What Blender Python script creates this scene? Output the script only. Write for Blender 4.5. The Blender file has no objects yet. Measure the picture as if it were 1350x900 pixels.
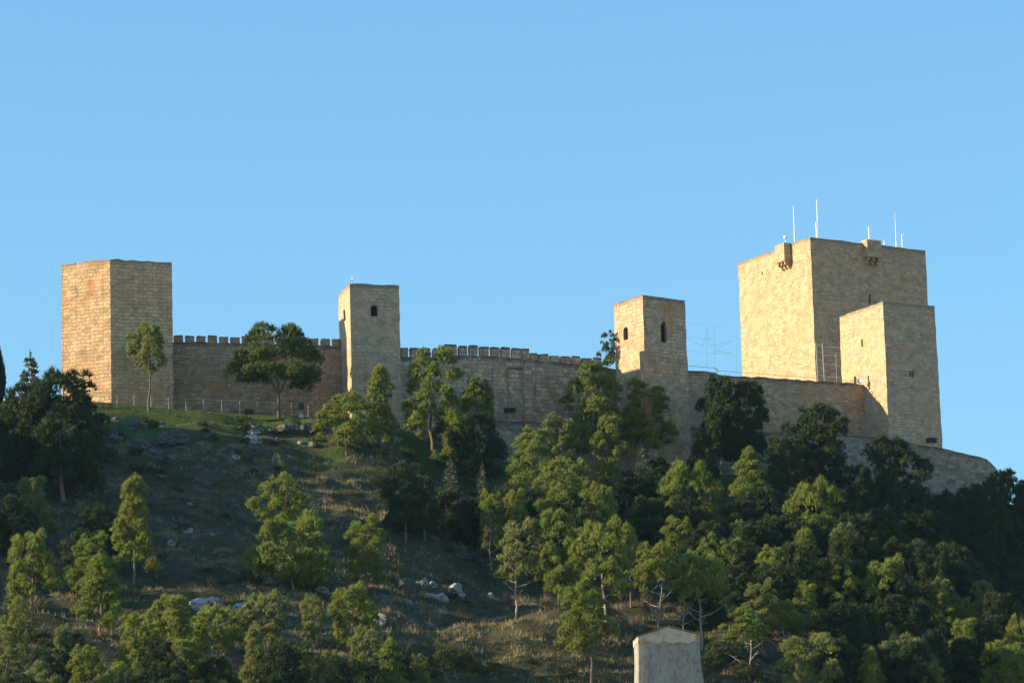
import bpy, bmesh, math, random
import numpy as np
from mathutils import Vector, Matrix

R = math.radians
HAZE = 0.000022
scene = bpy.context.scene
COL = scene.collection

# ------------------------------------------------------------------ camera
PITCH, ROLL, F = R(12.0), R(-1.6), 6000.0          # F in photo pixels (1350 wide)
CAM = Vector((0, 0, 1.7))
fwd = Vector((0, math.cos(PITCH), math.sin(PITCH)))
r0 = Vector((1, 0, 0)); u0 = Vector((0, -math.sin(PITCH), math.cos(PITCH)))
rgt = r0 * math.cos(ROLL) + u0 * math.sin(ROLL)
upv = -r0 * math.sin(ROLL) + u0 * math.cos(ROLL)
cam_d = bpy.data.cameras.new('camera'); cam = bpy.data.objects.new('camera', cam_d); COL.objects.link(cam)
M = Matrix((rgt, upv, -fwd)).transposed().to_4x4(); M.translation = CAM
cam.matrix_world = M
cam_d.sensor_width = 36; cam_d.lens = 36 * F / 1350; cam_d.clip_end = 30000; cam_d.clip_start = 0.5
scene.camera = cam

def ray(px, py):
    return fwd * F + rgt * (px - 675) + upv * (450 - py)
def at(px, py, Y):
    d = ray(px, py); return CAM + d * (Y / d.y)
def mpp(Y):                                        # metres per photo pixel at depth Y
    return Y / math.cos(R(11)) / F

# ------------------------------------------------------------------ light
SUN_A, SUN_E = R(7), R(18.5)                        # azimuth in front of due left, elevation
sun_dir = Vector((-math.cos(SUN_A) * math.cos(SUN_E), -math.sin(SUN_A) * math.cos(SUN_E), math.sin(SUN_E)))
sd = bpy.data.lights.new('sun', 'SUN'); sd.energy = 4.0; sd.angle = R(0.53); sd.color = (1.0, 0.835, 0.55)
so = bpy.data.objects.new('sun', sd); COL.objects.link(so)
so.rotation_euler = sun_dir.to_track_quat('Z', 'Y').to_euler()
w = bpy.data.worlds.new('World'); scene.world = w; w.use_nodes = True
nt = w.node_tree; nt.nodes.clear()
sky = nt.nodes.new('ShaderNodeTexSky'); sky.sky_type = 'NISHITA'; sky.sun_disc = False
sky.sun_elevation = SUN_E; sky.sun_rotation = math.atan2(sun_dir.x, sun_dir.y)
sky.altitude = 0; sky.air_density = 1.3; sky.dust_density = 0.5; sky.ozone_density = 5.6
bgn = nt.nodes.new('ShaderNodeBackground'); bgn.inputs[1].default_value = 0.094
outw = nt.nodes.new('ShaderNodeOutputWorld')
tint = nt.nodes.new('ShaderNodeMix'); tint.data_type = 'RGBA'; tint.blend_type = 'MULTIPLY'; tint.inputs[0].default_value = 1; tint.inputs[7].default_value = (.875, 1.005, 1.0, 1)
nt.links.new(sky.outputs[0], tint.inputs[6]); nt.links.new(tint.outputs[2], bgn.inputs[0]); nt.links.new(bgn.outputs[0], outw.inputs[0])
vs = scene.view_settings; vs.view_transform = 'Standard'; vs.look = 'None'; vs.gamma = 1; vs.use_curve_mapping = False
vs.exposure = 1.4

# ------------------------------------------------------------------ node helpers
def mat(name):
    m = bpy.data.materials.new(name); m.use_nodes = True
    n = m.node_tree; n.nodes.clear()
    o = n.nodes.new('ShaderNodeOutputMaterial'); b = n.nodes.new('ShaderNodeBsdfPrincipled')
    b.inputs['Roughness'].default_value = 0.9; b.inputs['Specular IOR Level'].default_value = 0.2
    n.links.new(b.outputs[0], o.inputs[0])
    return m, n, b
class G:
    def __init__(s, n): s.n = n
    def node(s, t, **kw):
        x = s.n.nodes.new(t)
        for k, v in kw.items(): setattr(x, k, v)
        return x
    def put(s, inp, v):
        if hasattr(v, 'is_output'): s.n.links.new(v, inp)
        else: inp.default_value = v
    def math(s, op, a, b=0.0, clamp=False):
        x = s.node('ShaderNodeMath', operation=op, use_clamp=clamp); s.put(x.inputs[0], a); s.put(x.inputs[1], b); return x.outputs[0]
    def vmath(s, op, a, b=(0, 0, 0)):
        x = s.node('ShaderNodeVectorMath', operation=op); s.put(x.inputs[0], a); s.put(x.inputs[1], b); return x.outputs[0]
    def noise(s, vec, scale, detail=4, rough=0.55):
        x = s.node('ShaderNodeTexNoise'); s.put(x.inputs['Vector'], vec); x.inputs['Scale'].default_value = scale
        x.inputs['Detail'].default_value = detail; x.inputs['Roughness'].default_value = rough; return x
    def mix(s, f, a, b, blend='MIX'):
        x = s.node('ShaderNodeMix', data_type='RGBA', blend_type=blend); s.put(x.inputs[0], f); s.put(x.inputs[6], a); s.put(x.inputs[7], b); return x.outputs[2]
    def ramp(s, f, lo, hi, a=0.0, b=1.0):
        x = s.node('ShaderNodeMapRange'); s.put(x.inputs[0], f); s.put(x.inputs[1], lo); s.put(x.inputs[2], hi)
        s.put(x.inputs[3], a); s.put(x.inputs[4], b); x.interpolation_type = 'SMOOTHSTEP'; return x.outputs[0]
    def bump(s, h, strength, dist):
        x = s.node('ShaderNodeBump'); x.inputs['Strength'].default_value = strength; x.inputs['Distance'].default_value = dist; s.put(x.inputs['Height'], h); return x.outputs[0]
def c4(c): return (c[0], c[1], c[2], 1)

def stone(name, c1, c2, ochre, bw, bh, rubble=0.3, stain=0.5, bump=0.06, streak=0.35, seed=0.0):
    m, n, b = mat(name); g = G(n)
    uv = g.node('ShaderNodeUVMap'); uv.uv_map = 'UVMap'; u = g.vmath('ADD', uv.outputs[0], (seed * 17.3, seed * 0.37, 0))
    wn = g.noise(u, 1.1, 4, .6); wv = g.vmath('SUBTRACT', wn.outputs['Color'], (.5, .5, .5)); wv = g.vmath('MULTIPLY', wv, (.5, .28, 0))
    uw = g.vmath('ADD', u, wv)
    br = g.node('ShaderNodeTexBrick'); br.offset = 0.43; br.squash = 0.75; br.squash_frequency = 3
    g.put(br.inputs['Vector'], uw); br.inputs['Scale'].default_value = 1
    br.inputs['Color1'].default_value = c4(c1); br.inputs['Color2'].default_value = c4(c2)
    br.inputs['Mortar'].default_value = c4([x * 0.85 for x in c1])
    br.inputs['Mortar Size'].default_value = 0.028; br.inputs['Mortar Smooth'].default_value = 0.4
    br.inputs['Bias'].default_value = 0.0; br.inputs['Brick Width'].default_value = bw; br.inputs['Row Height'].default_value = bh
    # patches laid in larger, rougher stones
    u2 = g.vmath('ADD', g.vmath('ADD', u, (3.31, 1.17, 0)), g.vmath('MULTIPLY', wv, (2.2, 2.0, 0)))
    b2 = g.node('ShaderNodeTexBrick'); b2.offset = 0.37; b2.squash = 1.5; b2.squash_frequency = 2
    g.put(b2.inputs['Vector'], u2); b2.inputs['Scale'].default_value = 1
    b2.inputs['Color1'].default_value = c4(c1); b2.inputs['Color2'].default_value = c4(c2); b2.inputs['Mortar'].default_value = c4([x * 0.85 for x in c1])
    b2.inputs['Mortar Size'].default_value = 0.045; b2.inputs['Mortar Smooth'].default_value = 0.5; b2.inputs['Bias'].default_value = 0.0
    b2.inputs['Brick Width'].default_value = bw * 1.0; b2.inputs['Row Height'].default_value = bh * 1.45
    jn = g.noise(u, 0.7, 3, .6); js = g.ramp(jn.outputs['Fac'], .35, .65, .45, 1.0)
    edge = g.math('SUBTRACT', 1.0, g.math('MULTIPLY', js, b2.outputs['Fac']))
    rc = g.mix(edge, c4([x * 0.40 for x in c1]), b2.outputs['Color'])
    pn = g.noise(u, 0.16, 3)
    rf = g.ramp(pn.outputs['Fac'], 0.62 - rubble * .45, 0.72 - rubble * .45)
    bfac = g.math('SUBTRACT', 1.0, g.math('MULTIPLY', br.outputs['Fac'], js))
    col = g.mix(rf, g.mix(bfac, c4([x * 0.42 for x in c1]), br.outputs['Color']), rc)
    hm = g.node('ShaderNodeMix', data_type='FLOAT'); g.put(hm.inputs[0], rf); g.put(hm.inputs[2], bfac); g.put(hm.inputs[3], edge)
    # tints
    n1 = g.noise(u, 0.22, 4); col = g.mix(g.ramp(n1.outputs['Fac'], .48, .72, 0, .75), col, c4(ochre))
    n2 = g.noise(u, 0.8, 5, .65); col = g.mix(1.0, col, g.mix(n2.outputs['Fac'], (.45, .45, .47, 1), (1.5, 1.47, 1.43, 1)), 'MULTIPLY')
    n3 = g.noise(u, 5.0, 3, .7); col = g.mix(1.0, col, g.mix(n3.outputs['Fac'], (.55, .55, .55, 1), (1.45, 1.45, 1.45, 1)), 'MULTIPLY')
    # dark pits / missing stones
    n5 = g.noise(g.vmath('MULTIPLY', u, (1.0, 1.7, 1)), 1.3, 4, .6); pit = g.ramp(n5.outputs['Fac'], .64, .72, 0, .65)
    col = g.mix(pit, col, c4([x * .3 for x in c1]))
    # rain streaks and dark weathered crown of the masonry
    sv = g.vmath('MULTIPLY', u, (0.9, 0.10, 1)); n4 = g.noise(sv, 1.0, 4, .6)
    col = g.mix(g.ramp(n4.outputs['Fac'], .55, .75, 0, streak), col, (.13, .11, .085, 1))
    ta = g.node('ShaderNodeAttribute'); ta.attribute_name = 'topd'
    tn = g.math('MULTIPLY', n2.outputs['Fac'], 2.2); td = g.math('ADD', tn, -0.55)
    sf = g.math('LESS_THAN', ta.outputs['Fac'], td); sm = g.ramp(g.math('SUBTRACT', ta.outputs['Fac'], td), -0.6, 0.25, stain, 0.0)
    col = g.mix(sm, col, (.085, .07, .052, 1))
    g.put(b.inputs['Base Color'], col)
    h = g.math('ADD', hm.outputs[0], g.math('MULTIPLY', n3.outputs['Fac'], .9)); h = g.math('ADD', h, g.math('MULTIPLY', n2.outputs['Fac'], .8))
    h = g.math('SUBTRACT', h, g.math('MULTIPLY', pit, 1.2))
    g.put(b.inputs['Normal'], g.bump(h, 0.9, bump))
    b.inputs['Roughness'].default_value = .95
    return m

MAT = {}
MAT['t1'] = stone('rubble_ochre_stone', (0.693, 0.458, 0.259), (0.483, 0.315, 0.178), (0.483, 0.248, 0.096), 0.66, 0.34, .6, .45, .07, .25, 1)
MAT['t2'] = stone('grey_buff_stone', (0.525, 0.392, 0.259), (0.420, 0.315, 0.211), (0.483, 0.306, 0.163), 0.70, 0.36, .25, .6, .05, .3, 2)
MAT['t3'] = stone('pinkish_stone', (0.6, 0.425, 0.265), (0.37, 0.26, 0.17), (0.504, 0.248, 0.115), 0.68, 0.36, .45, .6, .06, .35, 3)
MAT['keep'] = stone('golden_ashlar', (0.546, 0.387, 0.235), (0.389, 0.272, 0.168), (0.493, 0.306, 0.144), 0.78, 0.40, .15, .6, .05, .35, 4)
MAT['t5'] = stone('pale_ashlar', (0.546, 0.392, 0.250), (0.399, 0.286, 0.182), (0.504, 0.325, 0.163), 0.78, 0.40, .10, .55, .05, .25, 5)
MAT['c1'] = stone('brown_wall_stone', (0.46, 0.325, 0.2), (0.28, 0.2, 0.125), (0.462, 0.229, 0.106), 0.75, 0.40, .35, .85, .09, .45, 6)
MAT['c2'] = stone('pitted_wall_stone', (0.58, 0.44, 0.295), (0.31, 0.225, 0.155), (0.441, 0.248, 0.134), 0.68, 0.38, .8, .85, .12, .45, 7)
MAT['c3'] = stone('buff_wall_stone', (0.52, 0.38, 0.245), (0.31, 0.225, 0.145), (0.462, 0.277, 0.134), 0.75, 0.40, .25, .85, .08, .4, 8)
MAT['low'] = stone('grey_terrace_stone', (0.42, 0.335, 0.24), (0.22, 0.175, 0.13), (0.357, 0.239, 0.154), 0.9, 0.42, .3, .7, .10, .5, 9)

def plain(name, c, rough=.6, metal=0, var=.25, scale=3.0):
    m, n, b = mat(name); g = G(n)
    tc = g.node('ShaderNodeTexCoord'); x = g.noise(tc.outputs['Object'], scale, 4, .6)
    g.put(b.inputs['Base Color'], g.mix(x.outputs['Fac'], c4([v * (1 - var) for v in c]), c4([v * (1 + var) for v in c])))
    b.inputs['Roughness'].default_value = rough; b.inputs['Metallic'].default_value = metal
    return m
MAT['dark'] = plain('window_gloom', (.012, .011, .010), .8)  # near-black panels stand in for the unlit interior
MAT['white'] = plain('white_paint', (.80, .80, .78), .45, 0, .05)
MAT['lampblack'] = plain('black_lamp_metal', (.03, .03, .032), .45)
MAT['galv'] = plain('galvanised_metal', (.42, .42, .40), .5, .3, .1)
MAT['rail'] = plain('rail_metal', (.34, .31, .27), .6, .2, .1)
MAT['palestone'] = plain('pale_stone_block', (.55, .47, .37), .9)
MAT['wire'] = plain('wire', (.62, .64, .66), .5, .2, .05)

def foliage(name, ca, cb, trans=.25):
    m, n, b = mat(name); g = G(n)
    oi = g.node('ShaderNodeObjectInfo'); geo = g.node('ShaderNodeNewGeometry')
    tc = g.node('ShaderNodeTexCoord'); x = g.noise(tc.outputs['Object'], 2.2, 3)
    f = g.math('ADD', g.math('MULTIPLY', oi.outputs['Random'], .55), g.math('MULTIPLY', geo.outputs['Random Per Island'], .45))
    col = g.mix(f, c4(ca), c4(cb))
    col = g.mix(g.ramp(x.outputs['Fac'], .58, .78, 0, .5), col, c4([cb[0] * 1.25, cb[1] * .95, cb[2]]))
    col = g.mix(g.ramp(oi.outputs['Random'], .62, .95, 0, .55), col, c4([cb[0] * .75, cb[1] * .82, cb[1] * .42]))
    g.put(b.inputs['Base Color'], col); b.inputs['Roughness'].default_value = .75
    t = g.node('ShaderNodeBsdfTranslucent'); g.put(t.inputs[0], col)
    mx = g.node('ShaderNodeMixShader'); mx.inputs[0].default_value = trans
    out = [q for q in n.nodes if q.type == 'OUTPUT_MATERIAL'][0]
    n.links.new(b.outputs[0], mx.inputs[1]); n.links.new(t.outputs[0], mx.inputs[2]); n.links.new(mx.outputs[0], out.inputs[0])
    return m
MAT['pine'] = foliage('pine_needles', (.172, .226, .048), (.268, .270, .053), .40)
MAT['umb'] = foliage('umbrella_pine_needles', (.085, .118, .032), (.140, .160, .036), .35)
MAT['deep'] = foliage('shaded_pine_needles', (.036, .056, .022), (.066, .088, .028))  # darker copy of the pine green, shade painted in for shaded trees
MAT['silver'] = foliage('silvery_needles', (.075, .098, .060), (.115, .130, .075))
MAT['cypress'] = foliage('cypress_needles', (.028, .048, .020), (.045, .065, .025))
MAT['shrubleaf'] = foliage('shrub_leaves', (.055, .075, .025), (.10, .105, .035))
MAT['gr_green'] = foliage('green_grass', (.080, .140, .026), (.140, .190, .036), .3)
MAT['gr_dry'] = foliage('dry_grass', (.24, .19, .10), (.38, .30, .165), .25)
MAT['gr_mid'] = foliage('olive_grass', (.055, .060, .026), (.11, .10, .045), .2)
MAT['twig'] = plain('dry_twigs', (.17, .125, .09), .9, 0, .3)

def barkmat():
    m, n, b = mat('pine_bark'); g = G(n); tc = g.node('ShaderNodeTexCoord')
    x = g.noise(g.vmath('MULTIPLY', tc.outputs['Object'], (1, 1, .25)), 5, 5, .7); oi = g.node('ShaderNodeObjectInfo')
    a = g.mix(oi.outputs['Random'], (.10, .07, .05, 1), (.24, .17, .12, 1))
    g.put(b.inputs['Base Color'], g.mix(1.0, a, g.mix(x.outputs['Fac'], (.5, .5, .5, 1), (1.4, 1.4, 1.4, 1)), 'MULTIPLY'))
    g.put(b.inputs['Normal'], g.bump(x.outputs['Fac'], .6, .05)); return m
MAT['bark'] = barkmat()
def palebark():
    m, n, b = mat('pale_bark'); g = G(n); tc = g.node('ShaderNodeTexCoord')
    x = g.noise(g.vmath('MULTIPLY', tc.outputs['Object'], (1, 1, .3)), 4, 5, .7)
    g.put(b.inputs['Base Color'], g.mix(x.outputs['Fac'], (.15, .12, .09, 1), (.42, .36, .29, 1))); return m
MAT['pale'] = palebark()
def rockmat():
    m, n, b = mat('limestone'); g = G(n); tc = g.node('ShaderNodeTexCoord'); P = tc.outputs['Object']
    x = g.noise(P, 1.2, 6, .7); y = g.noise(P, 5, 4, .7); oi = g.node('ShaderNodeObjectInfo')
    a = g.mix(oi.outputs['Random'], (.28, .26, .23, 1), (.46, .44, .40, 1))
    c = g.mix(g.ramp(x.outputs['Fac'], .45, .62), a, (.11, .10, .08, 1)); c = g.mix(g.ramp(y.outputs['Fac'], .55, .75, 0, .6), c, (.07, .08, .04, 1))
    g.put(b.inputs['Base Color'], c); h = g.math('ADD', x.outputs['Fac'], g.math('MULTIPLY', y.outputs['Fac'], .4)); g.put(b.inputs['Normal'], g.bump(h, .8, .2)); return m
MAT['rock'] = rockmat()
MAT['mossrock'] = plain('mossy_dark_limestone', (.085, .082, .070), .95, 0, .6, 2.5)

# ------------------------------------------------------------------ objects
def tag(o, label=None, cat=None, group=None, kind=None):
    if label: o['label'] = label
    if cat: o['category'] = cat
    if group: o['group'] = group
    if kind: o['kind'] = kind
    return o
def link(name, mesh, parent=None):
    o = bpy.data.objects.new(name, mesh); COL.objects.link(o)
    if parent is not None: o.parent = parent
    return o
def empty(name, loc=(0, 0, 0), rz=0.0):
    o = bpy.data.objects.new(name, None); COL.objects.link(o); o.location = loc; o.rotation_euler = (0, 0, rz); o.empty_display_size = .3
    return o

class MB:
    def __init__(s): s.v = []; s.f = []; s.uv = []; s.td = []
    def vert(s, p, td=9.0): s.v.append(tuple(p)); s.td.append(td); return len(s.v) - 1
    def face(s, idx, uv=None): s.f.append(tuple(idx)); s.uv.append(uv if uv else [(0, 0)] * len(idx))
    def box(s, c, t, n, L, D, H, taper=1.0, rnd=None, j=0.0, topd=None):
        """box centred (base) at c, along t (length L), along n (depth D), height H; top scaled by taper"""
        t = Vector(t).normalized(); n = Vector(n).normalized(); c = Vector(c); up = Vector((0, 0, 1)); b = len(s.v)
        for z in (0, 1):
            k = taper if z else 1.0
            for (a, q) in ((-1, -1), (1, -1), (1, 1), (-1, 1)):
                p = c + t * (a * L / 2 * k) + n * (q * D / 2 * k) + up * (z * H)
                if rnd: p += Vector((rnd.uniform(-j, j), rnd.uniform(-j, j), rnd.uniform(-j, j) * (1 if z else 0)))
                s.vert(p, (0.0 if z else H) if topd is None else topd)
        for q in ((0, 3, 2, 1), (4, 5, 6, 7), (0, 1, 5, 4), (1, 2, 6, 5), (2, 3, 7, 6), (3, 0, 4, 7)):
            ps = [Vector(s.v[b + k]) for k in q]
            e = (ps[1] - ps[0]).normalized(); e2 = (ps[3] - ps[0]).normalized()
            s.face([b + k for k in q], [((p - c).dot(e) + c.x * .7 + c.y * .3, (p - c).dot(e2) + c.z) for p in ps])
    def tube(s, p0, p1, ra, rb, n=6, cap=True):
        p0 = Vector(p0); p1 = Vector(p1); d = (p1 - p0)
        if d.length < 1e-6: return
        d.normalize(); a = d.orthogonal().normalized(); c = d.cross(a); b = len(s.v)
        for (p, r) in ((p0, ra), (p1, rb)):
            for k in range(n):
                w_ = 2 * math.pi * k / n; s.vert(p + (a * math.cos(w_) + c * math.sin(w_)) * r)
        for k in range(n):
            l = (k + 1) % n; s.face([b + k, b + l, b + n + l, b + n + k])
        if cap: s.face([b + n + k for k in range(n)]); s.face([b + n - 1 - k for k in range(n)])
    def path(s, pts, radii, n=6):
        for k in range(len(pts) - 1): s.tube(pts[k], pts[k + 1], radii[k], radii[k + 1], n, True)
    def mesh(s, name, m, recalc=True, smooth=False):
        me = bpy.data.meshes.new(name); me.from_pydata(s.v, [], s.f)
        l = me.uv_layers.new(name='UVMap'); flat = [q for f in s.uv for p in f for q in p]; l.data.foreach_set('uv', flat)
        at_ = me.attributes.new('topd', 'FLOAT', 'POINT'); at_.data.foreach_set('value', s.td)
        if recalc:
            bm = bmesh.new(); bm.from_mesh(me); bmesh.ops.recalc_face_normals(bm, faces=bm.faces); bm.to_mesh(me); bm.free()
        if smooth: me.polygons.foreach_set('use_smooth', [True] * len(me.polygons))
        me.materials.append(m); me.update(); return me
    def build(s, name, m, parent=None, smooth=False):
        return link(name, s.mesh(name, m, True, smooth), parent)

# ------------------------------------------------------------------ terrain
def h2(ix, iy, seed):
    n = (ix.astype(np.int64) * 374761393 + iy.astype(np.int64) * 668265263 + seed * 974634777) & 0x7fffffff
    n = ((n ^ (n >> 13)) * 1274126177) & 0x7fffffff
    return ((n ^ (n >> 16)) & 0xffff) / 65535.0
def vnoise(x, y, sc, seed=0):
    x = np.asarray(x, float) / sc; y = np.asarray(y, float) / sc; ix = np.floor(x); iy = np.floor(y); fx = x - ix; fy = y - iy
    fx = fx * fx * (3 - 2 * fx); fy = fy * fy * (3 - 2 * fy)
    a = h2(ix, iy, seed); b = h2(ix + 1, iy, seed); c = h2(ix, iy + 1, seed); d = h2(ix + 1, iy + 1, seed)
    return (a * (1 - fx) + b * fx) * (1 - fy) + (c * (1 - fx) + d * fx) * fy - .5
YCX = [-300, -80, -54, -20, -3, 10, 20, 42, 50, 62, 72, 90, 150, 400]
YCY = [560, 575, 581, 587, 591.5, 594, 596.5, 602, 605, 609, 627, 662, 760, 1100]
def Yc(x):
    return sum(np.interp(np.asarray(x, float) + o, YCX, YCY) for o in (-4, -2, 0, 2, 4)) / 5
CRP = [(-400, 520), (-100, 522), (0, 528), (81, 527), (149, 531), (230, 539), (330, 546), (445, 553), (530, 566), (640, 606), (800, 622), (905, 622), (1000, 628), (1140, 642), (1240, 652), (1320, 660), (1400, 690), (1600, 760)]
_cx, _cz = [], []
for px, py in CRP:
    Y = 600.0
    for _ in range(8): P = at(px, py, Y); Y = float(Yc(P.x))
    _cx.append(P.x); _cz.append(P.z)
def hgt(x, y):
    x = np.asarray(x, float); y = np.asarray(y, float)
    zc = np.interp(x, _cx, _cz); d = Yc(x) - y
    face = zc - 0.42 * np.maximum(d, 0) - np.minimum(np.maximum(d, 0), 3) * .15
    back = np.minimum(np.maximum(-d, 0) * .1, 1.0) - np.maximum(-d - 130, 0) * .35
    z = face + back
    edge = -.1155 * y - 3.0                                              # unseen spur, added west of the slope to cast shade over it
    sp = np.clip((edge - x) / 13, 0, 1); sp = sp * sp * (3 - 2 * sp); dq = np.clip((d - 2) / 6, 0, 1) * np.clip((106 - d) / 38, 0, 1)
    z = z + sp * dq * 14.0
    ex = np.clip(x - (25 + .38 * d), 0, 26); rq = np.clip((d - 3) / 20, 0, 1)      # rib and hollow shaped in so the eastern slope lies in shade
    z = z - ex * .38 * rq * rq * (3 - 2 * rq)
    z = z + 1.3 * np.exp(-((x + 25) / 6) ** 2 - ((d - 4) / 3) ** 2) + 1.2 * np.exp(-((x + 21) / 5) ** 2 - ((d - 14) / 4) ** 2)  # mounds added to tilt the lawn strips towards the sun
    z = z + 6.0 * np.exp(-((x - 7) / 13) ** 2 - ((d - 92) / 9) ** 2)  # mound added to turn the lower meadow towards the sun
    fade = np.clip((z - 4) / 10, 0, 1)
    bump = vnoise(x, y, 14, 1) * 1.5 + vnoise(x, y, 5, 2) * 1.1 + vnoise(x, y, 2.0, 3) * .6
    # grazing terraces across the slope
    ter = np.sin((z + vnoise(x, y, 20, 5) * 3) * 2 * np.pi / 2.3) * .26
    z = z + (bump + ter) * fade * np.clip(d / 4 + .15, .1, 1)
    z = np.where(z < 6, 6 * np.exp((np.minimum(z, 6) - 6) / 6), z)     # soft foot of the hill
    return np.where(z < 0.02, 0.0, z)
def H(x, y): return float(hgt(np.array([x]), np.array([y]))[0])
def ground(px, py):
    """the point where the ray through a photo pixel meets the hillside"""
    ys = np.arange(420, 660, .25); d = ray(px, py); k = ys / d.y
    xs = CAM.x + d.x * k; zs = CAM.z + d.z * k
    hit = np.nonzero(hgt(xs, ys) >= zs)[0]
    if len(hit) == 0:
        Y = float(Yc(xs[-1])); P = at(px, py, Y); return Vector((P.x, P.y, H(P.x, P.y)))
    i = hit[0]; return Vector((xs[i], ys[i], hgt(xs[i:i + 1], ys[i:i + 1])[0]))

def axis(lo, hi, st, far):
    a = list(np.arange(lo, hi + .01, st)); s_ = st; v = hi
    while v < far: s_ *= 1.35; v += s_; a.append(v)
    s_ = st; v = lo
    while v > -far: s_ *= 1.35; v -= s_; a.insert(0, v)
    return np.array(a)
gx = axis(-95, 110, .75, 3000); gy = axis(425, 660, .75, 3000)
X, Yg = np.meshgrid(gx, gy); Z = hgt(X, Yg)
nx, ny = len(gx), len(gy)
me = bpy.data.meshes.new('hillside')
idx = np.arange(nx * ny).reshape(ny, nx)
quads = np.stack([idx[:-1, :-1], idx[:-1, 1:], idx[1:, 1:], idx[1:, :-1]], -1).reshape(-1, 4)
def np_mesh(me, V, Fq):
    k = Fq.shape[1]; me.vertices.add(len(V)); me.vertices.foreach_set('co', np.ascontiguousarray(V, np.float32).ravel())
    me.loops.add(Fq.size); me.loops.foreach_set('vertex_index', np.ascontiguousarray(Fq, np.int32).ravel())
    me.polygons.add(len(Fq)); me.polygons.foreach_set('loop_start', np.arange(0, Fq.size, k, dtype=np.int32))
    me.update(calc_edges=True); return me
np_mesh(me, np.stack([X, Yg, Z], -1).reshape(-1, 3), quads)
me.polygons.foreach_set('use_smooth', [True] * len(me.polygons))
dd = (Yc(X) - Yg).ravel()
gr = np.clip(1.1 - dd / 20 + vnoise(X, Yg, 8, 11).ravel() * 1.3 + vnoise(X, Yg, 2.5, 12).ravel() * .9, 0, 1)
a_ = me.attributes.new('lush', 'FLOAT', 'POINT'); a_.data.foreach_set('value', gr.astype(np.float32))
m, n, b = mat('hillside_soil_and_turf'); g = G(n); tc = g.node('ShaderNodeTexCoord'); P = tc.outputs['Object']
n1 = g.noise(P, .12, 5, .6); n2 = g.noise(P, .9, 6, .7); n3 = g.noise(P, 4, 4, .7)
dry = g.mix(g.ramp(n1.outputs['Fac'], .4, .65), (.072, .064, .030, 1), (.034, .042, .016, 1))
lush = g.mix(n2.outputs['Fac'], (.035, .065, .012, 1), (.075, .100, .022, 1))
la = g.node('ShaderNodeAttribute'); la.attribute_name = 'lush'
col = g.mix(la.outputs['Fac'], dry, lush)
col = g.mix(g.ramp(n2.outputs['Fac'], .56, .72, 0, .7), col, (.060, .046, .032, 1))
col = g.mix(1.0, col, g.mix(n3.outputs['Fac'], (.6, .6, .6, 1), (1.4, 1.4, 1.4, 1)), 'MULTIPLY')
sx = g.node('ShaderNodeSeparateXYZ'); g.put(sx.inputs[0], P); col = g.mix(g.ramp(sx.outputs[2], 6, 22, 1, 0), col, g.mix(n1.outputs['Fac'], (.30, .25, .18, 1), (.46, .40, .31, 1)))  # low ground out of view, made pale to bounce warm light up
g.put(b.inputs['Base Color'], col); g.put(b.inputs['Normal'], g.bump(g.math('ADD', n2.outputs['Fac'], g.math('MULTIPLY', n3.outputs['Fac'], .4)), .8, .35))
me.materials.append(m)
tag(link('hillside', me), kind='structure')

# ------------------------------------------------------------------ castle helpers
def prism_rings(mb, levels, step=1.1, rnd=None, amp=.06, topjit=.10, parapet=(.7, 1.3)):
    """levels: [(z, [corners ccw])], bottom to top; closed shell with a parapet and a sunk roof"""
    nc = len(levels[0][1]); base = levels[0][1]; ztop = levels[-1][0]
    segs = [max(2, int(round((Vector(base[(i + 1) % nc]) - Vector(base[i])).length / step))) for i in range(nc)]
    zs = []
    for k in range(len(levels) - 1):
        z0, z1 = levels[k][0], levels[k + 1][0]; nn = max(1, int(round((z1 - z0) / step)))
        for q in range(nn): zs.append((k, q / nn, z0 + (z1 - z0) * q / nn))
    zs.append((len(levels) - 2, 1.0, ztop))
    cen = sum((Vector(p) for p in levels[-1][1]), Vector((0, 0))) / nc
    rings = []; us = []
    def ring(cs, z, jit, topj, td):
        r_ = []; u = 0; uu = []
        for i in range(nc):
            a = Vector(cs[i]); c = Vector(cs[(i + 1) % nc]); t = (c - a); L = t.length; nrm = Vector((t.y, -t.x)).normalized()
            for q in range(segs[i]):
                p = a + t * (q / segs[i]); k = jit if q else jit * 1.0
                p = p + nrm * rnd.uniform(-k, k)
                r_.append(mb.vert((p.x, p.y, z + (rnd.uniform(-topj, topj * .3))), td)); uu.append(u + L * q / segs[i])
            u += L
        uu.append(u); return r_, uu
    for (k, f_, z) in zs:
        ca, cb = levels[k][1], levels[k + 1][1]
        cs = [Vector(ca[i]).lerp(Vector(cb[i]), f_) for i in range(nc)]
        r_, uu = ring(cs, z, amp, topjit if z == ztop else 0, ztop - z); rings.append((r_, uu, z))
    inner = [Vector(p) + (cen - Vector(p)).normalized() * parapet[0] * 1.35 for p in levels[-1][1]]
    r_, uu = ring(inner, ztop - .02, .02, topjit, 0.0); rings.append((r_, uu, ztop + .6))
    r_, uu = ring(inner, ztop - parapet[1], 0, 0, 2.0); rings.append((r_, uu, ztop + 2))
    for k in range(len(rings) - 1):
        a, ua, za = rings[k]; c, ub, zb = rings[k + 1]; N = len(a)
        for i in range(N):
            j = (i + 1) % N
            mb.face([a[i], a[j], c[j], c[i]], [(ua[i], za), (ua[i + 1], za), (ub[i + 1], zb), (ub[i], zb)])
    mb.face(list(reversed(rings[0][0]))); mb.face(rings[-1][0])

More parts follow.
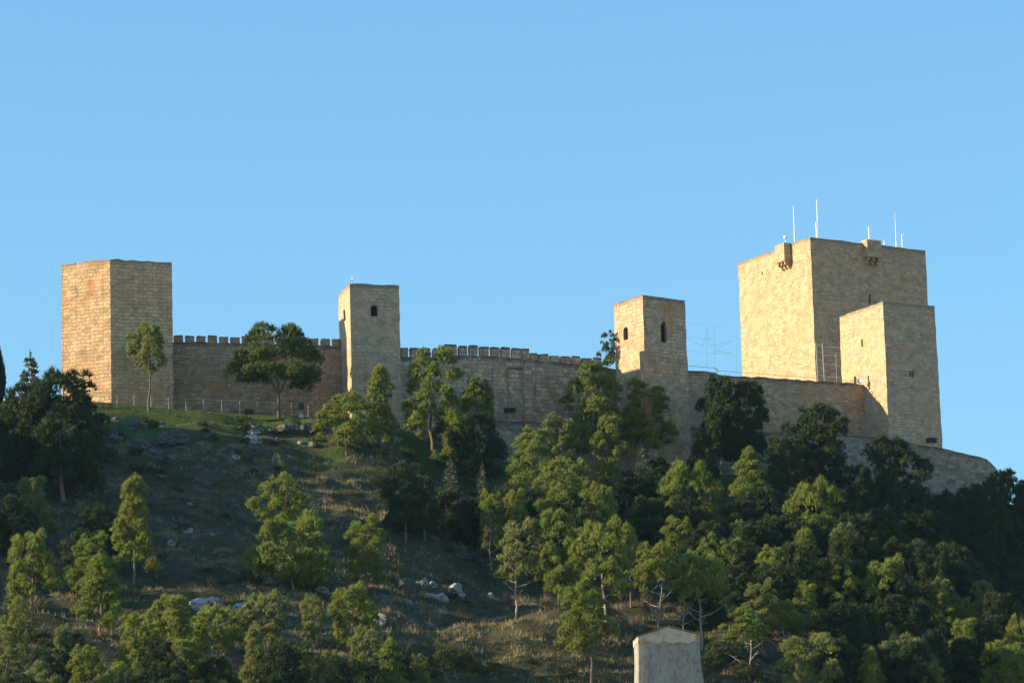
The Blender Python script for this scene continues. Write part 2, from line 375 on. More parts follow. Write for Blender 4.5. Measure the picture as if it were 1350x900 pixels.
def slab_rings(mb, pts, zb, thick, rnd, step=1.0, amp=.04, topjit=.06):
    """a thick wall along pts [(x, y, ztop)]"""
    S = []; u = 0
    for i in range(len(pts) - 1):
        a, c = Vector(pts[i]), Vector(pts[i + 1]); L = (c.xy - a.xy).length; nn = max(1, int(round(L / step)))
        for q in range(nn): S.append((a.lerp(c, q / nn), u + L * q / nn))
        u += L
    S.append((Vector(pts[-1]), u)); secs = []
    nz = max(2, int(round((max(p[2] for p in pts) - zb) / step)))
    for i, (p, uu) in enumerate(S):
        a = S[max(0, i - 1)][0]; c = S[min(len(S) - 1, i + 1)][0]; t = (c - a).xy.normalized(); nb = Vector((-t.y, t.x))  # to the back
        sec = []
        for k in range(nz + 1):
            z = zb + (p.z - zb) * k / nz + (rnd.uniform(-topjit, topjit) if k == nz else 0); o = rnd.uniform(-amp, amp)
            sec.append((mb.vert((p.x + nb.x * o, p.y + nb.y * o, z), p.z - z), z))
        q = p.xy + nb * thick
        sec.append((mb.vert((q.x, q.y, p.z), 0), p.z + thick)); sec.append((mb.vert((q.x, q.y, zb), 9), p.z + thick + p.z - zb))
        secs.append((sec, uu))
    for i in range(len(secs) - 1):
        a, ua = secs[i]; c, ub = secs[i + 1]; N = len(a)
        for k in range(N):
            l = (k + 1) % N
            za = a[k][1]; zl = a[l][1] if l else a[k][1] + thick
            mb.face([a[k][0], c[k][0], c[l][0], a[l][0]], [(ua, za), (ub, za), (ub, zl), (ua, zl)])
    mb.face([q[0] for q in reversed(secs[0][0])]); mb.face([q[0] for q in secs[-1][0]])

def carve(o, cutters):
    for cm in cutters:
        co = bpy.data.objects.new('cutter', cm); COL.objects.link(co)
        md = o.modifiers.new('b', 'BOOLEAN'); md.object = co; md.operation = 'DIFFERENCE'; md.solver = 'EXACT'
        dg = bpy.context.evaluated_depsgraph_get(); dg.update()
        new = bpy.data.meshes.new_from_object(o.evaluated_get(dg), preserve_all_data_layers=True, depsgraph=dg)
        o.modifiers.clear(); old = o.data; o.data = new; bpy.data.objects.remove(co)
        if len(new.polygons) < 10: o.data = old
def arch_outline(wd, ht, kind):
    pts = [(-wd / 2, 0), (wd / 2, 0)]
    if kind == 'rect': return pts + [(wd / 2, ht), (-wd / 2, ht)]
    s_ = ht - wd / 2 if kind == 'round' else ht - wd * .85
    pts.append((wd / 2, s_)); N = 8
    if kind == 'round':
        for k in range(1, N): w_ = math.pi * k / N; pts.append((wd / 2 * math.cos(w_), s_ + wd / 2 * math.sin(w_)))
    else:
        for k in range(1, N):
            f_ = k / N; x_ = wd / 2 - wd * f_
            pts.append((x_, s_ + wd * .85 * (1 - abs(x_ / (wd / 2)) ** 1.7)))
    pts.append((-wd / 2, s_)); return pts
def extr(outline, P, t, n, a, b_):
    """outline in the (t, z) plane at P, extruded from n*a (front) to n*b_"""
    mb = MB(); N = len(outline); up = Vector((0, 0, 1))
    for off in (a, b_):
        for (x_, z_) in outline: mb.vert(P + t * x_ + up * z_ + n * off)
    def uvof(i): q = outline[i % N]; return (q[0], q[1])
    mb.face(list(range(N)), [uvof(i) for i in range(N)]); mb.face(list(reversed(range(N, 2 * N))), [uvof(i) for i in reversed(range(N))])
    for i in range(N):
        j = (i + 1) % N; mb.face([i, j, N + j, N + i], [(i, 0), (i + 1, 0), (i + 1, .6), (i, .6)])
    return mb
def proj(P):
    d = Vector(P) - CAM; z = d.dot(fwd); return 675 + F * d.dot(rgt) / z, 450 - F * d.dot(upv) / z
def fit(p, t, px):
    lo, hi = .5, 60.0
    for _ in range(40):
        m_ = (lo + hi) / 2; q = proj(p + t * m_)[0]
        if (q < px) == (t.x > 0): lo = m_
        else: hi = m_
    return lo
def on_face(px, py, Fp, n):
    """pixel ray onto the vertical plane through Fp with normal n"""
    d = ray(px, py); k = (Vector((Fp.x, Fp.y, CAM.z)) - CAM).dot(n) / d.dot(n); return CAM + d * k

class Tower: pass
def tower(name, label, mkey, theta, front, Yf, wl, wr, zb, seed, cat='tower', batter=0.0, step=None, poly=None, parapet=(.7, 1.3), topjit=.10):
    """front = photo pixel of the near top corner; wl, wr = photo width of the two faces; theta = turn of the right-hand face"""
    T = Tower(); rnd = random.Random(seed); p = at(front[0], front[1], Yf); T.F = p; T.top = p.z
    k = mpp(Yf)
    T.tr = Vector((math.cos(theta), math.sin(theta), 0)); T.tl = Vector((-math.sin(theta), math.cos(theta), 0))
    T.nr = Vector((math.sin(theta), -math.cos(theta), 0)); T.nl = Vector((-math.cos(theta), -math.sin(theta), 0))
    Lr = fit(p, T.tr, front[0] + wr); Ll = fit(p, T.tl, front[0] - wl); T.Lr, T.Ll = Lr, Ll
    if poly: cs = poly(T, k)
    else: cs = [p.xy, (p + T.tr * Lr).xy, (p + T.tr * Lr + T.tl * Ll).xy, (p + T.tl * Ll).xy]
    cen = sum((Vector(c) for c in cs), Vector((0, 0))) / len(cs)
    h = p.z - zb
    bot = [Vector(c) + (Vector(c) - cen).normalized() * batter * h * 1.4 for c in cs]
    lv = [(zb, bot), (p.z, cs)]
    if step: lv = step(T, zb, p.z, cs, bot)
    mb = MB(); prism_rings(mb, lv, 1.1, rnd, parapet=parapet, topjit=topjit)
    T.root = empty(name, (cen.x, cen.y, zb))
    T.body = mb.build('wall', MAT[mkey], T.root); T.body.location = -T.root.location
    tag(T.root, label, cat); T.cs = cs; T.cen = cen
    return T
def put(mb, name, m, T, smooth=False, parent=None):
    o = mb.build(name, m, parent if parent else T.root, smooth)
    o.location = -T.root.location if parent is None else (0, 0, 0)
    return o
def windows(T, specs, name='window'):
    """specs: (px, py_bottom, wpx_metres, h, kind, side)"""
    cut = []; gloom_panels = []
    for (px, pb, wd, ht, kind, side) in specs:
        n_, t_ = (T.nr, T.tr) if side == 'r' else (T.nl, T.tl)
        P = on_face(px, pb, T.F, n_) ; ol = arch_outline(wd, ht, kind)
        cut.append(extr(ol, P, t_, n_, .6, -.75).mesh('cut', MAT['dark']))
        ol2 = [(x_ * .985, z_ * .985 + .01) for x_, z_ in ol]
        gloom_panels.append(extr(ol2, P, t_, n_, -.42, -.55))
    mk = T.body.data.materials[0]
    for c in cut: c.materials.clear(); c.materials.append(mk)
    carve(T.body, cut)
    for q in gloom_panels: put(q, name, MAT['dark'], T)

zlow = lambda px, py, Y: at(px, py, Y).z
# ---- broad many-sided tower
def poly1(T, k):
    p = T.F.xy; ul = Vector((-1, .37, 0)).normalized(); L = p + ul.xy * fit(T.F, ul, 81); Rr = p + Vector((80 * k, 2.75))
    return [p, Rr, Rr + Vector((-.8, 8.5)), L + Vector((5.5, 11.5)), L + Vector((1.4, 8.0)), L]
T1 = tower('hexagonal_tower', 'broad many-sided tower of golden rubble stone, windowless, flat broken top', 't1', R(19), (145, 341), 587, 64, 80, zlow(149, 560, 587), 1, poly=poly1, topjit=.15)
# ---- slim tower
T2 = tower('slim_tower', 'slim square buff tower with arched dark window, lamp on its roof', 't2', R(14.8), (461, 373.5), 588.5, 15, 65, zlow(461, 590, 588.5), 2, topjit=.09)
windows(T2, [(493.5, 417, .92, 1.5, 'round', 'r'), (454.3, 423, 1.0, 1.55, 'round', 'l')])
# ---- tower with the pointed window and a thicker foot
def step3(T, zb, zt, cs, bot):
    zs = at(847, 463, 597).z; cs2 = [Vector(c) for c in cs]
    cs2[0] = cs2[0] - T.tr.xy * .95 + T.nr.xy * .12; cs2[1] = cs2[1] + T.nr.xy * .12
    b2 = [c.copy() for c in cs2]; b2[1] = b2[1] + T.tr.xy * .15
    return [(zb, b2), (zs - .12, cs2), (zs + .1, cs), (zt, cs)]
T3 = tower('gothic_window_tower', 'square pinkish stone tower with one dark pointed window and shadowed foot', 't3', R(35.3), (847, 388.5), 597, 38, 56, zlow(860, 625, 597), 3, step=step3, topjit=.08)
windows(T3, [(875.5, 451, .95, 2.9, 'point', 'r'), (825, 448, 1.0, 1.75, 'round', 'l')])
# ---- the keep
K = tower('keep', 'largest golden stone tower with white antennas and bracketed box turrets', 'keep', R(31.6), (1068, 312), 632, 95, 152, zlow(1070, 530, 632), 4, 'castle keep', topjit=.13, parapet=(.9, 1.8))
windows(K, [(1147, 400, .32, 1.3, 'rect', 'r'), (1005, 362, .3, .35, 'rect', 'l')])
# ---- low square tower beside the keep
T5 = tower('square_tower', 'plain square ashlar tower standing before the keep, small paired slit window', 't5', R(29.6), (1164, 396.5), 610.5, 57, 68, zlow(1164, 600, 609), 5, batter=.008, topjit=.12)
windows(T5, [(1200, 497, .30, .85, 'rect', 'r'), (1203.6, 497.3, .30, .85, 'rect', 'r'), (1137, 457, .42, 1.0, 'rect', 'l'), (1146, 503, .3, .8, 'rect', 'l')])

def turret(T, px, ptop, pbot, wd, prot, side, seed):
    n_, t_ = (T.nr, T.tr) if side == 'r' else (T.nl, T.tl); rnd = random.Random(seed)
    P = on_face(px, pbot, T.F, n_); ht = (pbot - ptop) * mpp(P.y) * 1.0
    mb = MB(); c = P + n_ * (prot / 2 - .12); mb.box(c, t_, n_, wd, prot + .24, ht, 1.0, rnd, .02, 1.5)
    o = put(mb, 'box_turret', MAT['keep'], T)
    for k in (-1, 0, 1):
        q = MB(); cc = P + t_ * (k * wd * .36) + n_ * (prot * .40 - .12) - Vector((0, 0, .5))
        q.box(cc, t_, n_, .3, prot * .8 + .24, .497, 1.0, rnd, .01, 2.0)
        q.box(P + t_ * (k * wd * .36) + n_ * (prot * .2 - .12) - Vector((0, 0, .95)), t_, n_, .3, prot * .4 + .24, .447, 1.0, rnd, .01, 2.0)
        cb = put(q, 'corbel', MAT['keep'], T, parent=o)
turret(K, 1037, 322, 346.5, 2.3, 1.15, 'l', 1)
turret(K, 1147.5, 317.5, 341, 2.5, 1.1, 'r', 2)
# roof lamp on slim tower is a thing (below)

# ------------------------------------------------------------------ curtain walls
def curtain(name, label, mkey, pix, zb, thick, seed, cat='castle wall', topjit=.06, step=1.0, amp=.04):
    rnd = random.Random(seed); pts = [at(a, b_, Y) for (a, b_, Y) in pix]
    c = sum((p for p in pts), Vector()) / len(pts); T = Tower()
    T.root = empty(name, (c.x, c.y, zb)); mb = MB(); slab_rings(mb, pts, zb, thick, rnd, step, amp, topjit)
    T.body = put(mb, 'wall', MAT[mkey], T); tag(T.root, label, cat); T.pts = pts; T.mk = mkey; return T
def interpY(T, px, pix):
    return float(np.interp(px, [p[0] for p in pix], [p[2] for p in pix]))
def merlons(T, pix, items, seed):
    """items: (px0, px1, ytop0, ytop1) each one merlon standing on the wall top"""
    rnd = random.Random(seed)
    for (a, b_, t0) in items:
        pm = (a + b_) / 2; Y = interpY(T, pm, pix); yb = float(np.interp(pm, [p[0] for p in pix], [p[1] for p in pix]))
        A = at(a, yb, interpY(T, a, pix)); B = at(b_, yb, interpY(T, b_, pix)); tz = at(pm, t0, Y).z
        t_ = Vector((B.x - A.x, B.y - A.y, 0)).normalized(); n_ = Vector((t_.y, -t_.x, 0)); base = at(pm, yb, Y); tz += rnd.uniform(-.16, .07)
        L = (B - A).xy.length; mb = MB(); c = base - n_ * .36; c.z -= .08; ht = tz - c.z
        mb.box(c, t_, n_, L * rnd.uniform(.93, 1.0), .68, ht * .86, 1.0, rnd, .05, 1.0)
        mb.box(c + Vector((0, 0, ht * .86)), t_, n_, L * 1.01, .72, ht * .14, .86, rnd, .06, 0.0)
        put(mb, 'merlon', MAT[T.mk], T)
zw = zlow(340, 570, 593)
pix1 = [(226, 450.3, 592.0), (280, 451.3, 592.6), (340, 452.6, 593.1), (400, 454.2, 593.7), (458, 456.6, 594.3)]
W1 = curtain('curtain_wall', 'brown crenellated wall joining the many-sided tower to the slim tower', 'c1', pix1, zw, 1.6, 11)
its = []; x = 229.0
for i in range(15):
    x1 = min(x + 12.6, 448.5); its.append((x, x1, 441.3 + (x - 229) * .022)); x = x1 + 2.3
merlons(W1, pix1, its, 12)
pix2 = [(526, 470, 591.6), (588, 471.3, 593.6), (592, 468, 593.8), (640, 469, 595.3), (700, 474, 597.5), (740, 477.5, 599.4), (775, 481.5, 601.0), (818, 487.5, 603.6)]
W2 = curtain('curtain_wall', 'pitted crenellated wall with blind recess between slim tower and pointed-window tower', 'c2', pix2, zlow(660, 650, 596), 1.6, 13)
its = []
for (a, b_) in ((529, 538.5), (541, 553), (556, 568), (571, 583.5)): its.append((a, b_, 456.5 + (a - 529) * .03))
for (a, b_) in ((586, 603), (605.5, 616.5), (619, 630.5), (633, 645), (647.5, 659), (661.5, 673), (675.5, 687), (687.8, 698.5)): its.append((a, b_, 453.8 + (a - 590) * .055))
for (a, b_) in ((700, 709.5), (711.5, 723.5), (725.5, 738), (740, 752), (754, 766), (768, 780.5), (782.5, 794)): its.append((a, b_, 464.8 + (a - 700) * .085))
merlons(W2, pix2, its, 14)
# shallow blind recess + pilasters
def wallface(T, pix, px, py):
    Y = interpY(T, px, pix); P = at(px, py, Y); A = at(px - 4, py, interpY(T, px - 4, pix)); B = at(px + 4, py, interpY(T, px + 4, pix))
    t_ = Vector((B.x - A.x, B.y - A.y, 0)).normalized(); return P, t_, Vector((t_.y, -t_.x, 0))
P, t_, n_ = wallface(W2, pix2, 681, 552)
cm = extr(arch_outline(2.1, 6.9, 'rect'), P, t_, n_, .5, -.22).mesh('cut', MAT['c2']); carve(W2.body, [cm])
for (px, wd, top, bot) in ((697.5, 1.05, 478, 556), (658, 1.6, 484, 556)):
    P, t_, n_ = wallface(W2, pix2, px, bot); hh = (bot - top) * mpp(P.y)
    mb = MB(); mb.box(P + n_ * .02, t_, n_, wd, .5, hh, .97, random.Random(4), .03, 2.0); put(mb, 'pilaster', MAT['c2'], W2)
pix3 = [(900, 488, 602.5), (944, 490.5, 604.8), (945.5, 493.5, 604.9), (1000, 497, 607.6), (1060, 501, 610.3), (1100, 503.5, 613), (1141, 506.5, 615.3)]
W3 = curtain('curtain_wall', 'buff wall without battlements running from pointed-window tower to plain square tower', 'c3', pix3, zlow(1000, 610, 606), 1.4, 15, topjit=.09)
pixl = [(612, 556, 593.0), (660, 554, 594.6), (720, 556, 596.8), (790, 566, 599.4), (836, 576, 599.9)]
W4 = curtain('terrace_wall', 'dark rough terrace wall beneath the blind recess, half hidden by pines', 'low', pixl, zlow(720, 640, 594), 1.5, 16, topjit=.12)
pixo = [(1000, 570, 603.2), (1070, 570, 604.6), (1140, 575, 606.0), (1200, 584, 608.0), (1243, 590.5, 610.0), (1300, 604, 612.5)]
W5 = curtain('outer_wall', 'grey coursed outer wall below the plain square tower, corner sloping off', 'low', pixo, zlow(1200, 665, 607), 1.3, 17, topjit=.08)
pr = MB(); a = at(1300.5, 604, 612.4); b_ = at(1324, 631, 616.0); slab_rings(pr, [a, at(1312, 616, 614.2), b_], zlow(1300, 665, 612), 1.3, random.Random(3)); put(pr, 'return_wall', MAT['low'], W5)
pixp = [(905, 560, 601.6), (960, 575, 602.2), (1004, 580, 603.6)]
W6 = curtain('footing_wall', 'low dark footing wall beside the foot of pointed-window tower', 'low', pixp, zlow(950, 640, 600), 1.2, 19, topjit=.15)
pixk = [(150, 538, 582.2), (228, 540, 584.6), (300, 541.5, 585.4), (380, 544.5, 586.4), (446, 549, 587.0)]
W7 = curtain('kerb_wall', 'low dark stone kerb under the railing along the grassy bank', 'low', pixk[1:], zlow(330, 556, 585), .6, 18, topjit=.06)

# ------------------------------------------------------------------ railing, lamps, antennas, wires
ra = empty('railing', tuple(at(300, 540, 585))); tag(ra, 'thin metal railing with posts along the foot of the golden many-sided tower', 'railing')
posts = [(110, 514), (133.5, 518), (154.5, 519), (176.5, 519.5), (199, 521.5), (222, 523), (245, 525), (268, 525.5), (292, 527), (316, 528), (339, 529), (361, 530), (384, 531), (406, 532.5), (428, 534.5)]
rp = []
for (px, py) in posts:
    Y = float(np.interp(px, [110, 150, 228, 300, 380, 446], [581.2, 582, 584.3, 585.1, 586.1, 586.8])); p = at(px, py, Y); rp.append(p)
    mb = MB(); zb = at(px, py + 14, Y).z
    mb.tube((p.x, p.y, zb - .4), (p.x, p.y, p.z), .045, .04, 6); o = mb.build('post', MAT['rail'], ra); o.location = -ra.location
for dz in (0, -.45):
    mb = MB()
    for a, c in zip(rp[:-1], rp[1:]): mb.tube(a + Vector((0, -.0, dz - .03)), c + Vector((0, 0, dz - .03)), .028, .028, 5)
    o = mb.build('rail', MAT['rail'], ra); o.location = -ra.location

def lampset(name, label, px, pfoot, ptop, Y, heads, stone_base=True, group='floodlights around the castle'):
    g0 = at(px, pfoot, Y) if Y else ground(px, pfoot)
    Y = g0.y; k = mpp(Y); r_ = empty(name, tuple(g0)); tag(r_, label, 'floodlight', group); hh = (pfoot - ptop) * k
    if stone_base:
        mb = MB(); mb.box((0, 0, -.3), (1, 0, 0), (0, 1, 0), .62, .55, .72, .85, random.Random(2), .03); mb.build('base', MAT['palestone'], r_)
    mb = MB(); mb.tube((0, 0, -.2), (0, 0, hh - .45), .06, .05, 6); mb.build('post', MAT['rail'], r_)
    for (dx, wd, ht, dp, tilt) in heads:
        mb = MB(); mb.box((0, 0, -ht / 2), (1, 0, 0), (0, 1, 0), wd, dp, ht, .9); mb.box((0, dp / 2 + .05, -ht / 2 - .03), (1, 0, 0), (0, 1, 0), wd * 1.08, .1, ht + .06)
        o = mb.build('lamp_housing', MAT['lampblack'], r_); o.location = (dx, 0, hh - ht / 2 - .02); o.rotation_euler = (R(tilt), 0, R(random.Random(px).uniform(-25, 25)))
        hb = MB(); hb.tube((-wd / 2 - .05, 0, -ht / 2 - .08), (wd / 2 + .05, 0, -ht / 2 - .08), .04, .04, 5); hb.build('bracket', MAT['lampblack'], o)
lampset('floodlight', 'wide black floodlight on pale stone block at edge of the grassy bank', 328, 557, 539, None, [(0, 1.15, .62, .6, 20)])
lampset('floodlight', 'small black upright floodlight on pale stone block below the slim tower', 397, 550, 531, None, [(0, .55, .75, .5, 10)])
lampset('floodlight', 'pair of black floodlights on a post before the blind recess', 672, 556, 537, 594.2, [(-.36, .6, .6, .5, 15), (.42, .6, .6, .5, 15)], False)
lampset('floodlight', 'pair of black floodlights on the outer wall below the plain square tower', 1228.5, 592, 576.5, 608.6, [(-.38, .66, .6, .5, 10), (.40, .66, .6, .5, 10)], False)
# lamp on the slim tower
q = on_face(466, 373.8, T2.F, T2.nr) - T2.nr * .9; q.z = T2.top - 1.3
rl = empty('roof_lamp', tuple(q)); tag(rl, 'small white lamp on a thin post above the roof of the slim tower', 'lamp')
mb = MB(); mb.tube((0, 0, 0), (0, 0, 1.95), .04, .035, 6); mb.build('post', MAT['rail'], rl)
mb = MB(); mb.box((0, 0, 1.9), (1, 0, 0), (0, 1, 0), .42, .42, .36, .85); mb.box((0, 0, 2.26), (1, 0, 0), (0, 1, 0), .2, .2, .1, .6); mb.build('lamp_head', MAT['white'], rl)
# antennas on the keep
def antenna(label, px, ptop, pbase, Y, ra_, rb_, extra=None):
    p = at(px, pbase, Y); zt = at(px, ptop, Y).z; z0 = K.top - 1.8
    r_ = empty('antenna', (p.x, p.y, z0)); tag(r_, label, 'antenna', 'white antennas on the keep'); h = zt - z0
    hm = h * .55
    mb = MB(); mb.tube((0, 0, 0), (0, 0, hm), ra_, ra_, 7); mb.build('mast', MAT['white'], r_)
    mb = MB(); mb.tube((0, 0, hm), (0, 0, h), ra_ * .8, rb_, 6); mb.tube((0, 0, hm - .05), (0, 0, hm + .12), ra_ * 1.4, ra_ * 1.4, 7); mb.build('whip', MAT['white'], r_)
    if extra == 'dome':
        bm = bmesh.new(); bmesh.ops.create_uvsphere(bm, u_segments=10, v_segments=7, radius=.30); me_ = bpy.data.meshes.new('dome'); bm.to_mesh(me_); bm.free(); me_.materials.append(MAT['white'])
        o = link('dome', me_, r_); o.location = (0, 0, h)
    if extra == 'side':
        mb = MB(); mb.tube((-.22, 0, h * .25), (-.22, 0, h * .66), .085, .08, 6); mb.tube((-.22, 0, h * .3), (0, 0, h * .3), .03, .03, 5); mb.build('side_panel', MAT['white'], r_)
    if extra == 'bend':
        mb = MB(); mb.tube((0, 0, h * .8), (.22, 0, h * 1.02), .05, .04, 6); mb.build('stub', MAT['white'], r_)
antenna('short white stub with round dome above the sunlit box turret of the keep', 1036, 313, 330, 646, .06, .05, 'dome')
antenna('tall plain white whip between dome stub and near corner of the keep', 1048, 272, 324, 643, .075, .05)
antenna('tallest white antenna with twin panel at the near corner of the keep', 1079, 263, 322, 643, .095, .05, 'side')
antenna('short stout white antenna over the shaded box turret of the keep', 1146.5, 299, 328, 647, .10, .08)
antenna('tall tapering thin white antenna near far end of the keep roof', 1182, 279, 332, 647, .075, .018)
antenna('short white antenna with bent stub beside the tapering one', 1190, 309, 332, 647, .075, .06, 'bend')
antenna('tiny white stub antenna just past the shaded box turret', 1166, 316, 332, 647, .06, .05)
# star decoration and its wires above the wall
st = empty('star_decoration', tuple(at(935, 487, 605.6))); tag(st, 'thin wire star decoration hung above the wall between the last two towers', 'decoration')
def px_tube(mb, a, c, Y, r_): mb.tube(at(a[0], a[1], Y), at(c[0], c[1], Y), r_, r_, 5)
mb = MB(); sp = [(906, 445), (927, 458), (932.5, 431), (936.5, 457), (962, 450), (938, 462), (928, 466), (906, 445)]
sp = [(906, 446), (927, 457), (932.5, 431), (936.5, 456), (962, 450), (943, 462), (966, 466), (938, 466)]
for a, c in zip(sp[:-1], sp[1:]): px_tube(mb, a, c, 605.8, .014)
o = mb.build('star_frame', MAT['wire'], st); o.location = -st.location
for (a, c) in (((942, 431), (942, 492)), ((971, 440), (971, 495)), ((932, 433), (932, 491))):
    mb = MB(); px_tube(mb, a, c, 605.8, .014); o = mb.build('post', MAT['wire'], st); o.location = -st.location
for (lab, a, c) in (('highest thin wire from pointed-window tower to the keep', (904, 425), (975, 434)), ('middle thin wire across the star decoration', (904, 443), (975, 452)), ('lowest thin wire under the star decoration', (904, 462), (975, 468))):
    mb = MB(); mb.tube(at(a[0], a[1], 601.5), at(c[0], c[1], 640), .015, .015, 5); o = mb.build('wire', MAT['wire']); tag(o, lab, 'wire', 'thin wires strung beside the keep')
hr = empty('handrail', tuple(at(1000, 496, 608))); tag(hr, 'thin handrail along the top of the buff wall before the keep', 'handrail')
mb = MB(); hp = [(906, 482, 603.4), (944, 485, 605.4), (946, 488.5, 605.5), (1000, 492.5, 608.2), (1060, 497, 611), (1100, 500.5, 612.8), (1132, 503, 614.4)]
for a, c in zip(hp[:-1], hp[1:]): mb.tube(at(*a), at(*c), .03, .03, 5)
o = mb.build('rail', MAT['rail'], hr); o.location = -hr.location
for a in hp: mb = MB(); p = at(*a); mb.tube(p, p - Vector((0, 0, .75)), .03, .03, 5); o = mb.build('post', MAT['rail'], hr); o.location = -hr.location
lf = empty('lattice_frame', tuple(at(1083, 506, 622))); tag(lf, 'pale ladder-like metal frame standing against shaded side of the keep', 'metal frame')
for px in (1076.5, 1085): mb = MB(); px_tube(mb, (px - 1, 452), (px + 2, 506), 622, .06); o = mb.build('upright', MAT['galv'], lf); o.location = -lf.location
for py in (453, 463, 473, 483, 493): mb = MB(); px_tube(mb, (1076, py), (1086.5, py + 3), 622, .05); o = mb.build('rung', MAT['galv'], lf); o.location = -lf.location
for py in (457, 468, 480, 496): mb = MB(); px_tube(mb, (1086, py), (1107, py + 1), 622, .025); o = mb.build('wire', MAT['wire'], lf); o.location = -lf.location
mb = MB(); px_tube(mb, (1102, 465), (1103, 504), 622, .035); o = mb.build('thin_post', MAT['galv'], lf); o.location = -lf.location
p = at(1127.5, 505, 613.8); o = MB(); o.box((0, 0, -.2), (1, 0, 0), (0, 1, 0), .36, .3, 1.1, .9); o = o.build('bollard', plain('dark_stone_post', (.16, .12, .08), .9)); o.location = p; tag(o, 'stubby dark post on the wall end beside the plain square tower', 'post')
p = at(1133.5, 505.3, 613.9); sb = empty('wall_lamp', tuple(p)); tag(sb, 'white floodlight box on the wall end touching the plain square tower', 'lamp')
mb = MB(); mb.box((0, 0, .12), (1, -.3, 0), (.3, 1, 0), .62, .4, .5, .85); mb.build('lamp_housing', MAT['white'], sb); mb = MB(); mb.tube((0, 0, -.2), (0, 0, .12), .05, .05, 6); mb.build('post', MAT['rail'], sb)

# ------------------------------------------------------------------ rendered chimney in the foreground
def chimney():
    Y = 60.0; m_, n_, b_ = mat('old_lime_render'); g = G(n_); tc = g.node('ShaderNodeTexCoord'); P = tc.outputs['Object']
    x1 = g.noise(P, 2.2, 5, .65); x2 = g.noise(g.vmath('MULTIPLY', P, (1, 1, .45)), 26, 6, .75); x3 = g.noise(P, 55, 3, .7); x4 = g.noise(g.vmath('MULTIPLY', P, (1, 1, .3)), 4.5, 4, .6)
    c = g.mix(x1.outputs['Fac'], (.19, .185, .165, 1), (.43, .415, .36, 1)); c = g.mix(g.ramp(x2.outputs['Fac'], .46, .68, 0, .8), c, (.13, .12, .085, 1))
    c = g.mix(g.ramp(x4.outputs['Fac'], .50, .68, 0, .55), c, (.20, .19, .14, 1)); c = g.mix(g.ramp(x3.outputs['Fac'], .58, .72, 0, .5), c, (.08, .075, .055, 1))
    sx = g.node('ShaderNodeSeparateXYZ'); g.put(sx.inputs[0], P)
    g.put(b_.inputs['Base Color'], c); h = g.math('ADD', g.math('MULTIPLY', x2.outputs['Fac'], .6), g.math('MULTIPLY', x3.outputs['Fac'], .6)); g.put(b_.inputs['Normal'], g.bump(h, 1.0, .035))
    mc, nc_, bc = mat('chimney_cap_mortar'); g = G(nc_); tc = g.node('ShaderNodeTexCoord'); y1 = g.noise(tc.outputs['Object'], 9, 5, .7); y2 = g.noise(tc.outputs['Object'], 5, 4, .6)
    c = g.mix(y1.outputs['Fac'], (.30, .26, .19, 1), (.60, .52, .40, 1)); c = g.mix(g.ramp(y2.outputs['Fac'], .5, .64, 0, .85), c, (.30, .19, .07, 1))
    g.put(bc.inputs['Base Color'], c); g.put(bc.inputs['Normal'], g.bump(y1.outputs['Fac'], .9, .03))
    ps = [(836.5, 843.5), (838, 900), (929, 900), (921, 838), (880, 829)]
    B = at(880, 900, Y); psi = R(7); t = Vector((math.cos(psi), math.sin(psi), 0)); nn = Vector((math.sin(psi), -math.cos(psi), 0))
    r_ = empty('chimney', (B.x, B.y, 0)); r_.rotation_euler = (0, 0, 0); tag(r_, 'grey weathered rendered chimney with a low gabled top in the foreground', 'chimney')
    rnd = random.Random(5); k = mpp(Y); B0 = Vector((B.x, B.y, 0))
    def lx(px): return (px - 880) * k / math.cos(psi)
    zA = at(880, 829, Y).z; ze = at(880, 842.5, Y).z; zf = at(880, 900, Y).z; D = .42
    # outline of the front (s, z): left edge straight, right edge flaring
    rows = []
    NZ = 26
    for i in range(NZ + 1):
        f_ = i / NZ; z = ze - .06 + (zf - .5 - ze) * f_; py = 846 + 76 * f_
        le = lx(840.5 - 1.0 * f_ + .5 * math.sin(f_ * 9)); re = lx(920.5 + 2.5 * f_ + 9.5 * max(0, f_ - .25)); rows.append((z, le, re))
    rows.append((0.0, rows[-1][1] - .02, rows[-1][2] + .05)); rows.reverse()
    mb = MB(); NS = 14; rings = []
    for (z, le, re) in rows:
        ring_ = []
        for i in range(NS + 1):
            s_ = le + (re - le) * i / NS; edge = min(i, NS - i) / NS; rd = .006 * max(0, 1 - edge * 10)
            ring_.append(mb.vert(t * s_ + nn * (D / 2 - rd) + Vector((0, 0, z))))
        ring_.append(mb.vert(t * re - nn * D / 2 + Vector((0, 0, z)))); ring_.append(mb.vert(t * le - nn * D / 2 + Vector((0, 0, z)))); rings.append(ring_)
    for a, c in zip(rings[:-1], rings[1:]):
        for i in range(len(a)): j = (i + 1) % len(a); mb.face([a[i], a[j], c[j], c[i]])
    mb.face(list(reversed(rings[0]))); mb.face(rings[-1])
    o = mb.build('shaft', m_, r_, False)
    # gabled cap
    mb = MB(); le, re = rows[-1][1], rows[-1][2]; zt = rows[-1][0]; outl = []
    for i in range(21):
        f_ = i / 20; s_ = le - .006 + (re - le + .012) * f_
        fa = (lx(880) - le) / (re - le); zz = (ze - .0) + (zA - ze) * (f_ / fa if f_ < fa else 1 - (f_ - fa) / (1 - fa) * .80)
        outl.append((s_, zz + rnd.uniform(-.004, .004)))
    for side in (D / 2 + .006, -D / 2 - .006):
        for (s_, z) in outl: mb.vert(t * s_ + nn * (side + rnd.uniform(-.003, .003)) + Vector((0, 0, z)))
        for (s_, z) in outl: mb.vert(t * s_ + nn * side + Vector((0, 0, zt - .01 - .012 * math.sin(s_ * 31))))
    N = 21; A0, A1, B0_, B1 = 0, N, 2 * N, 3 * N
